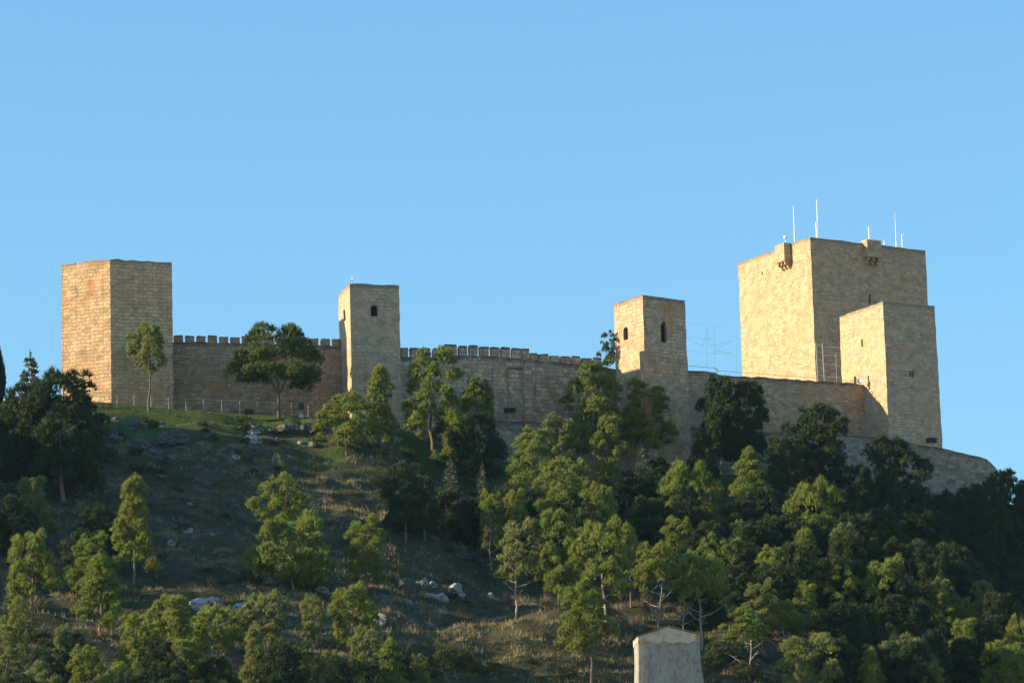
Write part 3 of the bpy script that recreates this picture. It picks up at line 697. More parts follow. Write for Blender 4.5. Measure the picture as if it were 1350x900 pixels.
    for i in range(N - 1):
        mb.face([A1 + i, A1 + i + 1, A0 + i + 1, A0 + i]); mb.face([B0_ + i, B0_ + i + 1, B1 + i + 1, B1 + i]); mb.face([A0 + i, A0 + i + 1, B0_ + i + 1, B0_ + i]); mb.face([A1 + i, B1 + i, B1 + i + 1, A1 + i + 1])
    mb.face([A0, B0_, B1, A1]); mb.face([A0 + N - 1, A1 + N - 1, B1 + N - 1, B0_ + N - 1])
    mb.build('gabled_cap', mc, r_)
    # thin tile edge along the two slopes of the cap
    mt = plain('terracotta_edge', (.26, .16, .10), .85, 0, .4, 14)
    for (i0, i1) in ((0, 10), (10, 20)):
        q = MB(); a = outl[i0]; c = outl[i1]; b0 = Vector(); 
        pa = t * a[0] + Vector((0, 0, a[1] + .004)); pc = t * c[0] + Vector((0, 0, c[1] + .004)); hd = nn * (D / 2 + .022)
        vv = [pa + hd, pc + hd, pc - hd, pa - hd]
        for v_ in vv: q.vert(v_)
        for v_ in vv: q.vert(v_ + Vector((0, 0, .012)))
        for f_ in ((0, 3, 2, 1), (4, 5, 6, 7), (0, 1, 5, 4), (1, 2, 6, 5), (2, 3, 7, 6), (3, 0, 4, 7)): q.face(f_)
        q.build('tile_edge', mt, r_)
chimney()

# ------------------------------------------------------------------ rocks
from mathutils import noise as mn
def rock_mesh(seed):
    rnd = random.Random(seed); bm = bmesh.new(); bmesh.ops.create_icosphere(bm, subdivisions=4, radius=1)
    cuts = [(Vector((rnd.gauss(0, 1), rnd.gauss(0, 1), rnd.gauss(0, 1))).normalized(), rnd.uniform(.55, .9)) for _ in range(12)]
    ph = [rnd.uniform(0, 6) for _ in range(6)]
    for v in bm.verts:
        p = v.co.copy()
        for (d, k) in cuts:
            e = p.dot(d)
            if e > k: p -= d * (e - k) * .92
        p *= 1 + .05 * math.sin(p.x * 7 + ph[0]) * math.sin(p.y * 8 + ph[1]) + .04 * math.sin(p.z * 13 + ph[2] + p.x * 5)
        q = p * 1.6 + Vector((seed * 9.1, 0, 0)); p *= 1 + .30 * mn.noise(q) + .22 * abs(mn.noise(q * 2.3)) - .16 * abs(mn.noise(q * 4.7))
        v.co = p
    me_ = bpy.data.meshes.new('rock'); bm.to_mesh(me_); bm.free(); me_.materials.append(MAT['rock']); return me_
RM = [rock_mesh(s_) for s_ in range(7)]; RD = [q.copy() for q in RM]
for q in RD: q.materials.clear(); q.materials.append(MAT['mossrock'])
ROCKS = [  # px, py centre, w, h, label
 (140, 572, 34, 22, 'rough grey outcrop nearest the big dark pine under the golden tower'), (172, 556, 30, 14, 'low grey rock ledge under the railing of the golden tower'),
 (188, 580, 26, 18, 'grey weathered boulder downhill from the slender trunk'), (226, 571, 44, 26, 'large dark boulder in the grass below the many-sided tower'),
 (206, 592, 20, 12, 'small pale rock at foot of the large dark boulder'), (208, 556, 20, 10, 'flat rock close to the foot of the slender pine'), (280, 572, 22, 14, 'speckled rock in grass between large boulder and stacked stones'),
 (333, 563, 24, 14, 'top stone of the stacked rocks under the wide floodlight'), (334, 577, 22, 13, 'tan sunlit middle stone of the stacked rocks'), (338, 590, 18, 12, 'lowest grey stone of the stacked rocks'),
 (376, 561, 24, 13, 'dark rock in a row just below the wide umbrella pine trunk'), (394, 563, 18, 12, 'middle dark rock of the row below the lawn'), (413, 561, 22, 13, 'dark rock of the row nearest the slim tower'),
 (368, 578, 13, 8, 'small sunlit stone below the dark rock row'), (396, 582, 13, 7, 'small pale stone on the lower lit grass strip'), (413, 585, 13, 8, 'round tan stone at end of the lower lit grass strip'),
 (265, 636, 28, 15, 'white twin boulder alone in the upper dark meadow'), (252, 627, 16, 8, 'small grey rock just above the white twin boulder'), (232, 690, 14, 14, 'grey upright rock in the dark meadow middle'), (245, 686, 13, 16, 'pale upright rock touching the grey upright one'),
 (270, 700, 24, 12, 'broad low rock in the dark meadow middle'), (225, 713, 13, 8, 'small white rock below the upright pair'), (272, 791, 44, 22, 'big pale boulder behind the lower pine tops'), (317, 797, 20, 12, 'smooth rounded pale rock beside the big pale boulder'),
 (536, 768, 26, 22, 'dark-faced boulder at one end of the big white cluster'), (556, 764, 16, 16, 'cracked boulder in middle of the big white cluster'), (575, 783, 26, 16, 'low front boulder of the big white cluster'), (598, 773, 30, 20, 'whitest large boulder of the big cluster'), (570, 768, 12, 10, 'small wedge rock atop the big white cluster'),
 (508, 788, 32, 24, 'dark fissured outcrop downhill of the big white cluster'), (502, 814, 18, 16, 'pale slab at foot of the fissured outcrop'), (646, 783, 11, 13, 'small pale rock by thin leaning pale trunks'), (74, 688, 14, 18, 'pale upright rock among dry slopes under the big dark pine'), (98, 625, 16, 12, 'grey rock in the deep shade under the big dark pine'), (8, 778, 20, 22, 'grey rock slab beside the lowest corner pines'), (612, 730, 22, 9, 'low brown rock ledge above the whitest boulder'), (425, 775, 18, 9, 'low rock between two lower pine crowns'),
 (1016, 612, 26, 14, 'grey rubble rock under the footing of the buff wall'), (1136, 650, 30, 12, 'rubble rock below the grey outer wall')]
for i, (px, py, wd, ht, lab) in enumerate(ROCKS):
    p = ground(px, py + ht * .35); k = mpp(p.y); rm_ = RM[i % 7]
    if any(q in lab for q in ('grey', 'dark', 'speckled', 'flat', 'brown', 'rubble')): rm_ = RD[i % 7]
    o = link('rock', rm_); rr = random.Random(i)
    o.location = p - Vector((0, 0, ht * k * .14)); o.rotation_euler = (rr.uniform(-.2, .2), rr.uniform(-.2, .2), rr.uniform(0, 6)); s_ = wd * k / 2 * (1.25 if rm_ in RD else 1.25); ht = ht * 1.25
    o.scale = (s_, s_ * .9, ht * k / 2 * 1.1); tag(o, lab, 'rock', 'limestone rocks on the hillside')

rr = random.Random(31)
for i in range(46):
    px, py = (rr.uniform(120, 470), rr.uniform(552, 606)) if i < 30 else (rr.uniform(190, 300), rr.uniform(615, 720))
    p = ground(px, py); o = link('rock', (RD if i % 4 else RM)[i % 7]); o.location = p; s_ = rr.uniform(.25, .7); o.location = p - Vector((0, 0, s_ * .25)); o.scale = (s_ * rr.uniform(1, 1.7), s_, s_ * rr.uniform(.5, .9)); o.rotation_euler = (rr.uniform(-.3, .3), rr.uniform(-.3, .3), rr.uniform(0, 6))
    tag(o, 'small half-buried rock among grass of the shaded bank', 'rock', 'small half-buried rocks on the bank')

# ------------------------------------------------------------------ vegetation
def blades(P, A, L, W, rng, N=None):
    """one tapering blade (triangle) per row: base P, axis A (unit), length L, width W"""
    s_ = np.cross(A, rng.normal(size=A.shape) * (1 if N is None else .25) + (0 if N is None else N)); s_ /= np.linalg.norm(s_, axis=1, keepdims=True) + 1e-9
    V = np.stack([P - s_ * W[:, None] / 2, P + s_ * W[:, None] / 2, P + A * L[:, None]], 1)
    return V.reshape(-1, 3)
def tri_mesh(name, V, m_):
    me_ = bpy.data.meshes.new(name); np_mesh(me_, V, np.arange(len(V)).reshape(-1, 3)); me_.materials.append(m_); return me_
def crown_pts(seed, shape, nl, asp, tufts=105, bl=9, fl=.14):
    """asp = crown height over half width; built so that tufts and clumps keep their proportions when scaled"""
    rng = np.random.default_rng(seed); out = []
    for i in range(nl):
        z = (i + .5) / nl; z = .06 + .86 * z ** .9
        if shape == 'umbrella': z = .12 + .74 * rng.random() ** .8
        if shape == 'round': Rm = math.sqrt(max(.02, 1 - ((z - .42) / .62) ** 2)) * .80
        elif shape == 'cone': Rm = (1.04 - z) * .80 + .03
        elif shape == 'umbrella': Rm = math.sqrt(max(.02, 1 - ((z - .25) / .72) ** 2)) * .92
        else: Rm = .7 * math.sqrt(max(.05, 1 - (2 * z - 1) ** 2))
        a = i * 2.4 + rng.uniform(-.6, .6); rad = Rm * rng.uniform(.45, 1.05) * (1 if shape == 'umbrella' else 1 + .22 * math.sin(2 * a + seed) * math.sin(5 * z + seed))
        rl = rng.uniform(.14, .34) * (1.1 - .35 * z)
        c = np.array([math.cos(a) * rad, math.sin(a) * rad, z * asp]); n_ = int(tufts * (rl / .27) ** 2)
        d = rng.normal(size=(n_, 3)); d[:, 2] = np.abs(d[:, 2]) * 1.0 - .5 * rng.random(n_); d /= np.linalg.norm(d, axis=1, keepdims=True)
        sq = np.array([rng.uniform(.85, 1.2), rng.uniform(.85, 1.2), rng.uniform(.8, 1.45) if shape != 'umbrella' else rng.uniform(.6, .9)])
        P = d * sq * (rl * (.25 + .75 * rng.random(n_) ** .5))[:, None]
        P[:, :2] *= (1 - .45 * np.clip(P[:, 2] / rl, 0, 1))[:, None]; P += c      # clumps taper to upright tips
        ax = d * .5 + np.array([0, 0, 1.05]) + rng.normal(size=(n_, 3)) * .25
        P = np.repeat(P, bl, 0); ax = np.repeat(ax, bl, 0) + rng.normal(size=(n_ * bl, 3)) * .38
        ax /= np.linalg.norm(ax, axis=1, keepdims=True)
        out.append(blades(P, ax, rng.uniform(.6, 1.25, len(P)) * fl, rng.uniform(.6, 1.2, len(P)) * fl * .20, rng, np.repeat(d * .55 + rng.normal(size=d.shape) * .55, bl, 0)))
    return np.concatenate(out)
def norm_crown(V):
    q = np.percentile(np.abs(V[:, :2]), 98.5); V[:, :2] /= q; lo, hi = np.percentile(V[:, 2], [1, 99.7]); V[:, 2] = (V[:, 2] - lo) / (hi - lo); return V
ASPS = (1.0, 1.5, 2.2, 3.2)
CROWN = {}
for ai, asp in enumerate(ASPS):
    m_ = 1 + .28 * (asp - 1.2)
    for s_ in range(4): CROWN['P', ai, s_] = tri_mesh('crown', norm_crown(crown_pts(100 + s_ + 10 * ai, 'round', int((23 + 2 * s_) * m_), asp)), MAT['pine'])
    for s_ in range(3): CROWN['T', ai, s_] = tri_mesh('crown', norm_crown(crown_pts(200 + s_ + 10 * ai, 'cone', int((26 + s_) * m_), asp)), MAT['pine'])
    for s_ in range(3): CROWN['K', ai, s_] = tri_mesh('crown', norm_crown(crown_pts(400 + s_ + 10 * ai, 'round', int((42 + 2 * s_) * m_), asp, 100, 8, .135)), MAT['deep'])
    if ai < 3:
        for s_ in range(2): CROWN['U', ai, s_] = tri_mesh('crown', norm_crown(crown_pts(300 + s_, 'umbrella', 44, asp, 150, 8, .095)), MAT['umb'])
        for s_ in range(3): CROWN['B', ai, s_] = tri_mesh('foliage', norm_crown(crown_pts(500 + s_, 'bush', int(16 * m_), asp, 110, 5, .14)), MAT['shrubleaf'])
def pick(kind, w2, hc, i):
    ks = sorted({q[1] for q in CROWN if q[0] == kind}); ai = min(ks, key=lambda k_: abs(math.log(ASPS[k_] / (hc / w2)))) if kind not in 'CY' else 0
    vs_ = [q for q in CROWN if q[0] == kind and q[1] == ai]; return CROWN[vs_[i % len(vs_)]]
def conifer(seed, m_, droop=.25, dens=1.0):
    rng = np.random.default_rng(seed); out = []
    nw = 15
    for i in range(nw):
        z = .04 + .93 * i / nw; L = (1 - z) ** .85 * .95 + .05; nb = 6
        for k in range(nb):
            a = rng.uniform(0, 6.28); LL = L * rng.uniform(.6, 1.05); n_ = int(26 * dens * LL + 8); f_ = rng.random(n_) ** .7
            P = np.stack([np.cos(a) * f_ * LL, np.sin(a) * f_ * LL, z - droop * .18 * f_ * LL + rng.normal(size=n_) * .008], 1) + rng.normal(size=(n_, 3)) * [.03, .03, .006]
            ax = np.tile([math.cos(a), math.sin(a), .15], (n_, 1)) + rng.normal(size=(n_, 3)) * .5; ax /= np.linalg.norm(ax, axis=1, keepdims=True); ax[:, 2] *= .35
            out.append(blades(P, ax, rng.uniform(.1, .2, n_), rng.uniform(.03, .06, n_), rng))
    n_ = 40; P = np.stack([np.zeros(n_), np.zeros(n_), rng.uniform(.9, 1, n_)], 1); ax = np.tile([0, 0, 1.], (n_, 1)) + rng.normal(size=(n_, 3)) * .6; ax[:, 2] *= .4
    out.append(blades(P, ax, np.full(n_, .1), np.full(n_, .03), rng))
    V = np.concatenate(out); return tri_mesh('crown', V, m_)
for s_ in range(3): CROWN['C', 0, s_] = conifer(600 + s_, MAT['silver'])
def cyp(seed):
    rng = np.random.default_rng(seed); n_ = 2600; z = rng.random(n_); Rm = np.sin(np.pi * np.clip(z * .93 + .07, 0, 1) ** .75) ** .7; a = rng.uniform(0, 6.28, n_); r_ = Rm * rng.uniform(.6, 1, n_)
    P = np.stack([np.cos(a) * r_, np.sin(a) * r_, z], 1); ax = np.stack([np.cos(a) * .5, np.sin(a) * .5, np.full(n_, .35)], 1) + rng.normal(size=(n_, 3)) * .15
    return tri_mesh('crown', blades(P, ax, rng.uniform(.2, .4, n_), rng.uniform(.08, .16, n_), rng), MAT['cypress'])
CROWN['Y', 0, 0] = cyp(1)

def trunk_mesh(seed, kind):
    """9 m tall trunk with limbs; scaled per tree"""
    rnd = random.Random(seed); mb = MB(); n_ = 7; pts = []; x = y = 0.0
    for i in range(n_ + 1):
        pts.append(Vector((x, y, 8.3 * i / n_))); x += rnd.uniform(-.24, .24); y += rnd.uniform(-.24, .24)
    rad = [(.12 if kind in ('bare', 'dead') else .16) * (1 - .80 * i / n_) + (.03 if i == 0 else 0) for i in range(n_ + 1)]
    mb.path(pts, rad, 7)
    mb.tube(pts[0] - Vector((0, 0, .8)), pts[0], .22, rad[0], 7)
    nb = {'n': 9, 'bare': 13, 'fork': 5, 'dead': 16}[kind]; lo = {'n': .45, 'bare': .22, 'fork': .45, 'dead': .3}[kind]
    for k in range(nb):
        f_ = lo + (.97 - lo) * (k + rnd.random() * .6) / nb; i = min(n_ - 1, int(f_ * n_)); p = pts[i].lerp(pts[i + 1], f_ * n_ - i)
        a = k * 2.4 + rnd.uniform(-.4, .4); L = rnd.uniform(1.2, 2.6) * (1.15 - .6 * f_); up = rnd.uniform(.25, .9)
        q = p + Vector((math.cos(a), math.sin(a), up * .5)) * L * .5; e = q + Vector((math.cos(a + rnd.uniform(-.5, .5)), math.sin(a + rnd.uniform(-.5, .5)), up)) * L * .55
        r_ = .065 * (1.2 - .7 * f_)
        mb.path([p, q, e], [r_, r_ * .7, r_ * .25], 5)
        if kind in ('bare', 'dead'):
            for j in range(5):
                s_ = q.lerp(e, rnd.random()); d = Vector((rnd.gauss(0, 1), rnd.gauss(0, 1), rnd.gauss(.25, .6))).normalized(); mb.tube(s_, s_ + d * rnd.uniform(.4, 1.1), .022, .006, 4)
    if kind == 'fork':
        p = pts[2]
        for a in (0.35, 2.8):
            q = p + Vector((math.cos(a) * .8, .2, 1.4)); e = q + Vector((math.cos(a) * .9, .1, 2.6)); mb.path([p, q, e], [.12, .10, .04], 6)
    return mb.mesh('trunk', MAT['pale'] if kind in ('bare', 'dead') else MAT['bark'])
TRUNK = {('n', s_): trunk_mesh(10 + s_, 'n') for s_ in range(5)}
TRUNK.update({('bare', s_): trunk_mesh(30 + s_, 'bare') for s_ in range(4)}); TRUNK.update({('fork', s_): trunk_mesh(50 + s_, 'fork') for s_ in range(2)}); TRUNK.update({('dead', s_): trunk_mesh(60 + s_, 'dead') for s_ in range(3)})

CAT = {'P': 'pine tree', 'T': 'pine tree', 'U': 'pine tree', 'K': 'pine tree', 'C': 'conifer', 'Y': 'cypress', 'B': 'shrub'}
NAME = {'P': 'pine_tree', 'T': 'pine_tree', 'U': 'umbrella_pine', 'K': 'pine_tree', 'C': 'conifer_tree', 'Y': 'cypress_tree', 'B': 'shrub'}
ti = 0
def tree(kind, cx, top, wd, bottom, base, label, tk='n', group='trees on the castle hill', Y=None, lean=0):
    global ti; ti += 1; rr = random.Random(ti * 7 + 1)
    if kind in 'PTK' and tk == 'n' and not lean and top > 500: bottom = max(bottom, top + (base - top) * .84)
    p = ground(cx - lean, base) if Y is None else at(cx - lean, base, Y)
    k = mpp(p.y); r_ = empty(NAME[kind], tuple(p)); tag(r_, label, CAT[kind], group)
    cm = pick(kind, wd / 2, max(1, (base if kind == 'B' else bottom) - top), ti)
    if kind == 'B':
        o = link('foliage', cm, r_); o.scale = (wd * k / 2, wd * k / 2 * .9, (base - top) * k); o.location = (0, 0, -.1); o.rotation_euler = (0, 0, rr.uniform(0, 6)); return r_
    o = link('crown', cm, r_); hc = (bottom - top) * k; w2 = wd * k / 2
    o.location = (lean * k, 0, (base - bottom) * k); o.scale = (w2, w2, hc); o.rotation_euler = (0, 0, rr.uniform(0, 6.28))
    hh = (base - top) * k; tm = TRUNK[tk, ti % len([q for q in TRUNK if q[0] == tk])]
    t_ = link('trunk', tm, r_); s_ = hh / 9 * (.97 if kind not in 'CY' else .9); ws = min(s_, w2 / 3.0 + .12) if kind not in 'CY' else s_ * .25
    t_.scale = (ws, ws, s_); t_.rotation_euler = (0, math.atan2(lean * k, hh), rr.uniform(0, 6.28) if tk != 'fork' else 0)
    return r_
#TREES
TREES = [
 ('P', 197, 425, 56, 484, 543, 'slender small-crowned pine standing before the golden many-sided tower', 'n', 1),
 ('U', 365, 427, 114, 506, 552, 'wide umbrella pine on the lawn before the brown crenellated wall', 'fork', -3),
 ('K', 84, 488, 110, 640, 662, 'biggest dark dense pine at foot of the golden many-sided tower'),
 ('K', 30, 505, 80, 630, 655, 'dark pine between the cypress and the biggest dark pine'),
 ('C', 40, 462, 62, 570, 610, 'tall spiky cedar rising against sky beside the golden tower'),
 ('Y', -2, 463, 18, 530, 560, 'dark narrow cypress cut by the picture edge'),
 ('P', 44, 626, 60, 668, 722, 'lit pine under the two dark pines at the hill shoulder'),
 ('T', 176, 628, 58, 742, 770, 'tall two-tiered bright pine alone in the dark meadow'),
 ('P', 40, 700, 74, 775, 805, 'leaning-sided bright pine over the grey rock slab'),
 ('P', 122, 703, 52, 742, 800, 'small lit pine touching the tall two-tiered pine'),
 ('T', 132, 733, 64, 802, 838, 'pale green cone-shaped pine in front of the two-tiered pine'),
 ('P', 24, 787, 36, 825, 872, 'small round pine above the lower corner'), ('P', 8, 822, 46, 872, 908, 'lit pine at the lowest edge beneath the small round pine'),
 ('P', 84, 823, 27, 852, 890, 'tiny lit pine top in the dark gap of the lower slope'), ('P', 116, 852, 52, 890, 932, 'low lit pine beneath the tiny pine top'), ('P', 54, 874, 56, 912, 950, 'pine crown touching the bottom edge near the corner'),
 ('P', 182, 808, 70, 858, 900, 'broad lit pine before the stand of three lower pines'), ('P', 226, 785, 66, 848, 882, 'tall lit pine just below the big pale boulder'), ('P', 168, 872, 66, 912, 952, 'flat-topped pine crown at the bottom edge under the broad lit pine'),
 ('P', 286, 795, 72, 858, 902, 'round-headed pine with white forked bare trunk on the lower slope', 'bare'), ('P', 242, 842, 56, 902, 940, 'bushy pine beside the white forked trunk'), ('T', 335, 828, 38, 886, 922, 'narrow cone pine just past the white forked trunk'), ('P', 290, 886, 50, 915, 950, 'low crown under the white forked trunk'),
 ('P', 373, 623, 72, 696, 740, 'bright pine highest in the middle of the dark meadow'), ('P', 387, 682, 112, 770, 778, 'largest bright bushy pine in mid slope with bare pale branches', 'bare'), ('P', 483, 682, 56, 740, 782, 'bright compact pine alone on the meadow under the slim tower'),
 ('P', 350, 782, 68, 828, 868, 'low lit pine under the largest bushy pine'), ('P', 412, 784, 38, 818, 860, 'small green pine between two lit pines under the bushy pine'), ('P', 468, 769, 70, 828, 862, 'lit pine sloping beside the fissured outcrop'),
 ('P', 392, 852, 42, 880, 918, 'small low pine crown beneath the small green pine'), ('P', 432, 858, 56, 908, 942, 'lit pine crown at the bottom edge in a dense row'), ('P', 483, 826, 52, 880, 918, 'rounded pine highest of the dense bottom row'), ('T', 516, 843, 50, 900, 940, 'pale bushy pine at the end of the dense bottom row'), ('P', 470, 866, 42, 908, 945, 'low front crown of the dense bottom row'), ('P', 552, 864, 42, 902, 936, 'dark green pine bordering the sunlit meadow'),
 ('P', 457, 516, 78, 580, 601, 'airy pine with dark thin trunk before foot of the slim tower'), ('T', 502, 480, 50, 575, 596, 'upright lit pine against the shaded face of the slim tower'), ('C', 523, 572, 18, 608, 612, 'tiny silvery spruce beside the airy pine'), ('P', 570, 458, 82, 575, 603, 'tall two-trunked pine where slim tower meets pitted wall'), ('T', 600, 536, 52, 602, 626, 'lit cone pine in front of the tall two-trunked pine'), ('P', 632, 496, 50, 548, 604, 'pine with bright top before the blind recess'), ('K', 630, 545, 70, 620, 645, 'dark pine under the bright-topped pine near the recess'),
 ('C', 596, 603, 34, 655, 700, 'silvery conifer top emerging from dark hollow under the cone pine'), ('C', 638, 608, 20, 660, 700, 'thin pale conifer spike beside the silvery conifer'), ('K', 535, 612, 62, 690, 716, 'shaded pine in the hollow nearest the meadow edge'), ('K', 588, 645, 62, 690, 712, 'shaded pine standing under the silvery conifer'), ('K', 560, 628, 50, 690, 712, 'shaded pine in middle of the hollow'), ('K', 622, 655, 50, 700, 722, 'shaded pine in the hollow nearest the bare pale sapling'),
 ('P', 785, 474, 76, 590, 622, 'tallest pine against pitted wall close to pointed-window tower'), ('P', 855, 500, 66, 590, 622, 'pine leaning across the foot of the pointed-window tower'), ('P', 742, 546, 60, 605, 652, 'lit pine before the dark terrace wall'), ('P', 802, 553, 46, 618, 662, 'lit pine under the tallest wall-side pine'), ('P', 706, 565, 64, 632, 682, 'broad pale pine below the paired floodlights'), ('P', 735, 608, 64, 680, 722, 'rounded pine under the broad pale pine'), ('P', 762, 602, 52, 660, 704, 'lit pine with bare stem below terrace wall'), ('C', 816, 557, 22, 610, 662, 'thin pale conifer spike by the foot of pointed-window tower'), ('C', 850, 588, 46, 650, 692, 'blue-silver conifer under the leaning pine'),
 ('P', 650, 645, 34, 690, 740, 'small lit pine beside the bare pale sapling'), ('P', 682, 643, 48, 698, 742, 'bushy lit pine in front of the bare pale sapling'), ('P', 738, 645, 58, 700, 742, 'lit pine low in the crowded middle of the wood'), ('P', 790, 640, 72, 690, 742, 'broad lit pine centre of the crowded wood'), ('P', 842, 657, 24, 690, 722, 'tiny round pine in the dark between two woods'), ('C', 828, 655, 14, 700, 722, 'thin dull conifer beside the tiny round pine'),
 ('P', 692, 686, 76, 765, 816, 'bright pine on two thin pale leaning trunks', 'bare', 12), ('P', 737, 672, 58, 722, 805, 'pine with tall dark trunk behind the pale leaning trunks'), ('P', 769, 690, 34, 730, 786, 'small pine with pale thin stem in mid wood'), ('P', 800, 687, 82, 785, 832, 'large lit pine over bare branching trunks', 'bare'), ('T', 832, 690, 36, 740, 800, 'slim lit pine behind the large branching one'), ('P', 868, 715, 58, 765, 822, 'lit pine uphill of the chimney', 'bare'), ('P', 774, 775, 68, 856, 908, 'vivid green pine with pale trunk just beside the chimney', 'n', -6),
 ('P', 912, 607, 78, 672, 722, 'broad lit pine below foot of pointed-window tower'), ('T', 990, 590, 54, 640, 692, 'pointed bright pine below the footing wall'), ('P', 995, 650, 30, 676, 704, 'tiny lit crown under the pointed bright pine'), ('P', 896, 680, 46, 712, 764, 'lit pine top beneath the broad lit pine'), ('P', 1076, 633, 72, 690, 742, 'lit rounded pine highest below the outer wall'), ('P', 976, 685, 28, 706, 752, 'small lit crown near the dull conifer'), ('C', 1011, 686, 26, 732, 764, 'dull olive conifer amid lit pines'), ('P', 938, 704, 36, 740, 790, 'small pine behind the white-trunked pine'),
 ('P', 968, 708, 48, 762, 802, 'tufted upright pine beyond the white-trunked pine'), ('P', 925, 726, 80, 792, 856, 'pine with tall bare white branching trunk behind the chimney', 'bare'), ('P', 1020, 722, 48, 780, 822, 'lit pine in the bright band of the wood'), ('T', 1065, 697, 58, 770, 812, 'tall pale pine in the bright band of the wood'), ('P', 1114, 690, 44, 735, 784, 'slanting half-lit pine above the bright band'), ('P', 1112, 745, 52, 786, 832, 'round lit pine at middle of the bright band'), ('P', 1176, 734, 78, 790, 836, 'broad lit pine ending the bright band'), ('P', 1005, 765, 48, 800, 842, 'dark green pine beyond the white branching trunk'), ('P', 1066, 770, 48, 800, 846, 'lit pine under the tall pale pine'),
 ('P', 988, 800, 70, 846, 898, 'pine on several pale stems over the dry undergrowth', 'bare'), ('P', 1040, 790, 50, 830, 880, 'pine crown beside the several pale stems', 'bare'), ('P', 1070, 838, 78, 895, 932, 'dense low pine at bottom edge past the pale stems'), ('P', 1205, 838, 84, 902, 934, 'broad dense pine at the bottom edge under the dark wood'), ('T', 1150, 855, 42, 900, 940, 'narrow pine between two dense bottom pines'), ('P', 1242, 764, 42, 805, 852, 'dim lit pine past the bright band'), ('P', 1272, 783, 34, 815, 862, 'small dim pine next to the dim lit one'), ('P', 1276, 816, 54, 865, 906, 'half-lit pine above the bottom corner'), ('P', 1340, 795, 36, 830, 870, 'lit pine top cut by the picture edge'), ('P', 1298, 765, 34, 800, 850, 'dark-sided small pine in the shade of the wood'), ('P', 1330, 846, 62, 900, 940, 'large lit pine in the bottom corner'), ('P', 1225, 870, 44, 905, 945, 'low crown under the broad dense pine'), ('P', 1345, 812, 40, 870, 915, 'lit pine leaning in at the edge above the corner pine'),
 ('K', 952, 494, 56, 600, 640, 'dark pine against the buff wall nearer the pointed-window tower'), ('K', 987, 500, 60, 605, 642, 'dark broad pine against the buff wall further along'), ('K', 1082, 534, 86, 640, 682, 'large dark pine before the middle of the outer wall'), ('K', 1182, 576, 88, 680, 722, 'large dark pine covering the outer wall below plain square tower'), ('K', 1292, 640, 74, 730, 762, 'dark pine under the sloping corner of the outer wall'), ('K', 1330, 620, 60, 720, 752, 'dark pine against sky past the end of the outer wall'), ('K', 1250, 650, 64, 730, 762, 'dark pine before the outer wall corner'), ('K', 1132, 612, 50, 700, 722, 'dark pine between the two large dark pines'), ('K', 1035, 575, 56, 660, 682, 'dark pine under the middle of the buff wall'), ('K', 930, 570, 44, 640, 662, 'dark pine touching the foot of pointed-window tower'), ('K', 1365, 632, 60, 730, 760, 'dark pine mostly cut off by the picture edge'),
]
for t_ in TREES:
    k_, cx, top, wd, bot, base, lab = t_[:7]; tk = t_[7] if len(t_) > 7 else 'n'; ln = t_[8] if len(t_) > 8 else 0
    tree(k_, cx, top, wd, bot, base, lab, tk, lean=ln)
# shaded filler pines of the dense wood
rf = random.Random(77); made = []
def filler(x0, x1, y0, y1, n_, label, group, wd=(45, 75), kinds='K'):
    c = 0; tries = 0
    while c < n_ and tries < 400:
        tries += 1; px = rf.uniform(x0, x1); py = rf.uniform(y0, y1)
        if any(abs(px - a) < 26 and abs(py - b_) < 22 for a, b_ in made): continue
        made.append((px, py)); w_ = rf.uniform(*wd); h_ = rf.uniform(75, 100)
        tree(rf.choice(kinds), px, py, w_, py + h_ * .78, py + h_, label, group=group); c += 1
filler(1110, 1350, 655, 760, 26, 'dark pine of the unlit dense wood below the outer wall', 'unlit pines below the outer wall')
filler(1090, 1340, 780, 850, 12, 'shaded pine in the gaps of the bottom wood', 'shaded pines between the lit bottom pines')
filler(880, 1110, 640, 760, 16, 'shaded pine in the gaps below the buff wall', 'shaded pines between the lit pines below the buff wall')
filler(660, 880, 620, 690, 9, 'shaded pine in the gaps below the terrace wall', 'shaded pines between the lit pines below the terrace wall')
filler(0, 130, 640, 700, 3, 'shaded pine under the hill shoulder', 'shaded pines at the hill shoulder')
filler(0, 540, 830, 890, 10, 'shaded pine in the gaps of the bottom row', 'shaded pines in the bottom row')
# shrubs
tree('B', 803, 434, 32, 476, 480, 'bush sprouting from the masonry where pitted wall meets pointed-window tower', Y=602.2, group='')
SH = [(600, 880, 70, 24), (640, 893, 50, 18), (570, 893, 50, 22), (955, 878, 60, 26), (920, 893, 40, 22), (985, 893, 44, 18), (1095, 880, 40, 18), (700, 880, 26, 12), (745, 892, 30, 14), (500, 640, 26, 12), (140, 610, 30, 16), (180, 600, 26, 10), (655, 600, 34, 18), (690, 606, 30, 16), (880, 640, 40, 22), (830, 640, 30, 18), (940, 660, 40, 22), (1030, 690, 40, 22), (870, 615, 30, 16), (920, 625, 30, 14), (505, 600, 24, 10), (540, 603, 26, 12), (590, 615, 30, 14)]
rs = random.Random(9)
SB = [(rs.uniform(120, 470), rs.uniform(556, 625), rs.uniform(10, 26), rs.uniform(6, 12)) for _ in range(34)] + [(rs.uniform(190, 640), rs.uniform(640, 800), rs.uniform(10, 22), rs.uniform(5, 9)) for _ in range(40)] + [(40, 846, 30, 16), (60, 852, 26, 14), (30, 836, 24, 12), (76, 842, 24, 12), (52, 838, 22, 10)]
for (px, py, wd, ht) in SB:
    tree('B', px, py - ht, wd, py, py, 'tiny low cushion of scrub on the grassy castle slope', group='cushions of scrub on the slope')
for (px, py, wd, ht) in SH:
    ht *= 1.25; wd = min(wd, ht * 1.9)
    tree('B', px, py - ht, wd, py, py, 'low dark evergreen shrub in rough grass of the hillside', group='low shrubs scattered on the hillside')
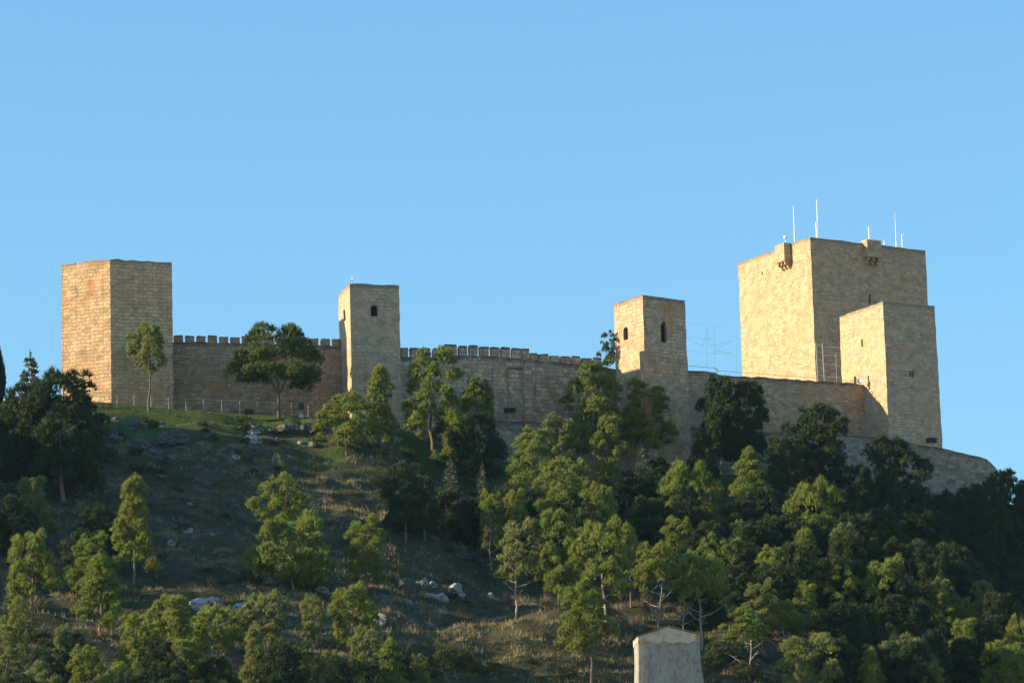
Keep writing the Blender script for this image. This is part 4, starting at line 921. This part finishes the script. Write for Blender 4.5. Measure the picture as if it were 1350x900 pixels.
# bare shrubs and dead saplings
def twigs(seed):
    rnd = random.Random(seed); mb = MB()
    for k in range(26):
        a = rnd.uniform(0, 6.28); e = rnd.uniform(.35, 1.3); d = Vector((math.cos(a) * math.cos(e), math.sin(a) * math.cos(e), math.sin(e))); L = rnd.uniform(.5, 1.0)
        p = Vector((rnd.uniform(-.1, .1), rnd.uniform(-.1, .1), 0)); q = p + d * L * .55; mb.tube(p, q, .016, .011, 4, False)
        for j in range(6):
            s_ = p.lerp(q, rnd.uniform(.4, 1)); f_ = (d + Vector((rnd.gauss(0, .5), rnd.gauss(0, .5), rnd.gauss(0, .4)))).normalized(); mb.tube(s_, s_ + f_ * L * rnd.uniform(.25, .5), .009, .003, 3, False)
    return mb.mesh('twigs', MAT['twig'])
TW = [twigs(s_) for s_ in range(3)]
BT = [(905, 822, 60, 50), (868, 818, 50, 48), (955, 830, 50, 44), (1010, 870, 60, 40), (1040, 880, 50, 36), (762, 850, 40, 30), (672, 800, 40, 36), (640, 720, 30, 36), (945, 870, 40, 40), (1100, 835, 60, 40), (1130, 850, 50, 40), (850, 800, 40, 36), (835, 830, 36, 26), (720, 800, 36, 26), (410, 775, 40, 26), (290, 880, 46, 30), (60, 760, 50, 34), (20, 720, 46, 36), (1000, 840, 50, 40), (70, 730, 40, 30)]
for i, (px, py, wd, ht) in enumerate(BT):
    p = ground(px, py); k = mpp(p.y); o = link('bare_shrub', TW[i % 3]); o.location = p; o.scale = (wd * k / 2, wd * k / 2, ht * k); o.rotation_euler = (0, 0, i); tag(o, 'leafless brown twiggy shrub in dry undergrowth under the pines', 'shrub', 'leafless brown shrubs under the pines')
def dead(px, top, base, lab, v, wd=1.0):
    p = ground(px, base); k = mpp(p.y); o = link('dead_sapling', TRUNK['dead', v]); s_ = (base - top) * k / 8.6; o.location = p; o.scale = (s_ * wd * .75, s_ * wd * .75, s_); o.rotation_euler = (0, 0, v * 2.0); tag(o, lab, 'dead tree', 'dead pale trees')
dead(648, 672, 752, 'bare pale leafless sapling at the meadow edge of the wood', 0); dead(868, 790, 835, 'leafless pale branching tree just above the chimney top', 1, 1.6); dead(1118, 868, 925, 'broken pale bare trunk between two dense bottom pines', 2, .6); dead(905, 770, 850, 'leafless pale tree against dark undergrowth behind the chimney', 2)

# ------------------------------------------------------------------ grass (uncountable)
def grass(name, n_, m_, mask, L, W, per, seed):
    rng = np.random.default_rng(seed); nc_ = n_ // 9; x = np.repeat(rng.uniform(-76, 84, nc_), 9); d = np.repeat(rng.uniform(-1.5, 155, nc_), 9); y = Yc(x) - d
    x = x + rng.normal(size=len(x)) * .42; y = y + rng.normal(size=len(x)) * .3
    keep = mask(x, y, d, rng); x, y = x[keep], y[keep]; z = hgt(x, y); N = len(x)
    P = np.repeat(np.stack([x, y, z - .04], 1), per, 0) + rng.normal(size=(N * per, 3)) * [.16, .16, 0]
    sc = np.repeat(rng.uniform(.5, 1.4, N), per)
    ax = np.tile([0, 0, 1.], (len(P), 1)) + rng.normal(size=P.shape) * .42; ax /= np.linalg.norm(ax, axis=1, keepdims=True)
    V = blades(P, ax, rng.uniform(L[0], L[1], len(P)) * sc, np.full(len(P), W), rng)
    o = link(name, tri_mesh(name, V, m_)); tag(o, kind='stuff'); return o
lushf = lambda x, y, d: 1.15 - d / 20 + vnoise(x, y, 8, 11) * .9
tag(grass('green_grass', 45000, MAT['gr_green'], lambda x, y, d, r: (lushf(x, y, d) > r.random(len(x)) * .9 + .1) & (d < 30), (.14, .42), .06, 7, 1), 'short green grass on the bank below the castle walls', 'grass')
tag(grass('dry_grass', 80000, MAT['gr_dry'], lambda x, y, d, r: (lushf(x, y, d) < .3) & (vnoise(x, y, 9, 21) + vnoise(x, y, 3, 22) * .8 + .7 * np.exp(-((x - 6) / 16) ** 2 - ((d - 95) / 11) ** 2) > r.uniform(-.25, .35, len(x))), (.3, .75), .07, 5, 2), 'dry tan tussocky grass over the open slope', 'grass')
tag(grass('rough_grass', 100000, MAT['gr_mid'], lambda x, y, d, r: (lushf(x, y, d) < .45) & (vnoise(x, y, 9, 21) + vnoise(x, y, 3, 22) * .8 < r.uniform(-.15, .45, len(x))), (.25, .6), .07, 5, 3), 'olive rough grass and herbs over the open slope', 'grass')

# ------------------------------------------------------------------ air
bm = bmesh.new(); bmesh.ops.create_cube(bm, size=1); me = bpy.data.meshes.new('haze'); bm.to_mesh(me); bm.free()
hz = link('haze', me); hz.scale = (9600, 9600, 190); hz.location = (0, 300, 190 / 2 - 1.0); tag(hz, kind='stuff')
hm = bpy.data.materials.new('thin_blue_air'); hm.use_nodes = True; hn = hm.node_tree; hn.nodes.clear()
ho = hn.nodes.new('ShaderNodeOutputMaterial'); hv = hn.nodes.new('ShaderNodeVolumePrincipled'); hv.inputs['Color'].default_value = (.42, .74, 1, 1); hv.inputs['Density'].default_value = HAZE; hv.inputs['Anisotropy'].default_value = .2
hn.links.new(hv.outputs[0], ho.inputs['Volume']); me.materials.append(hm)
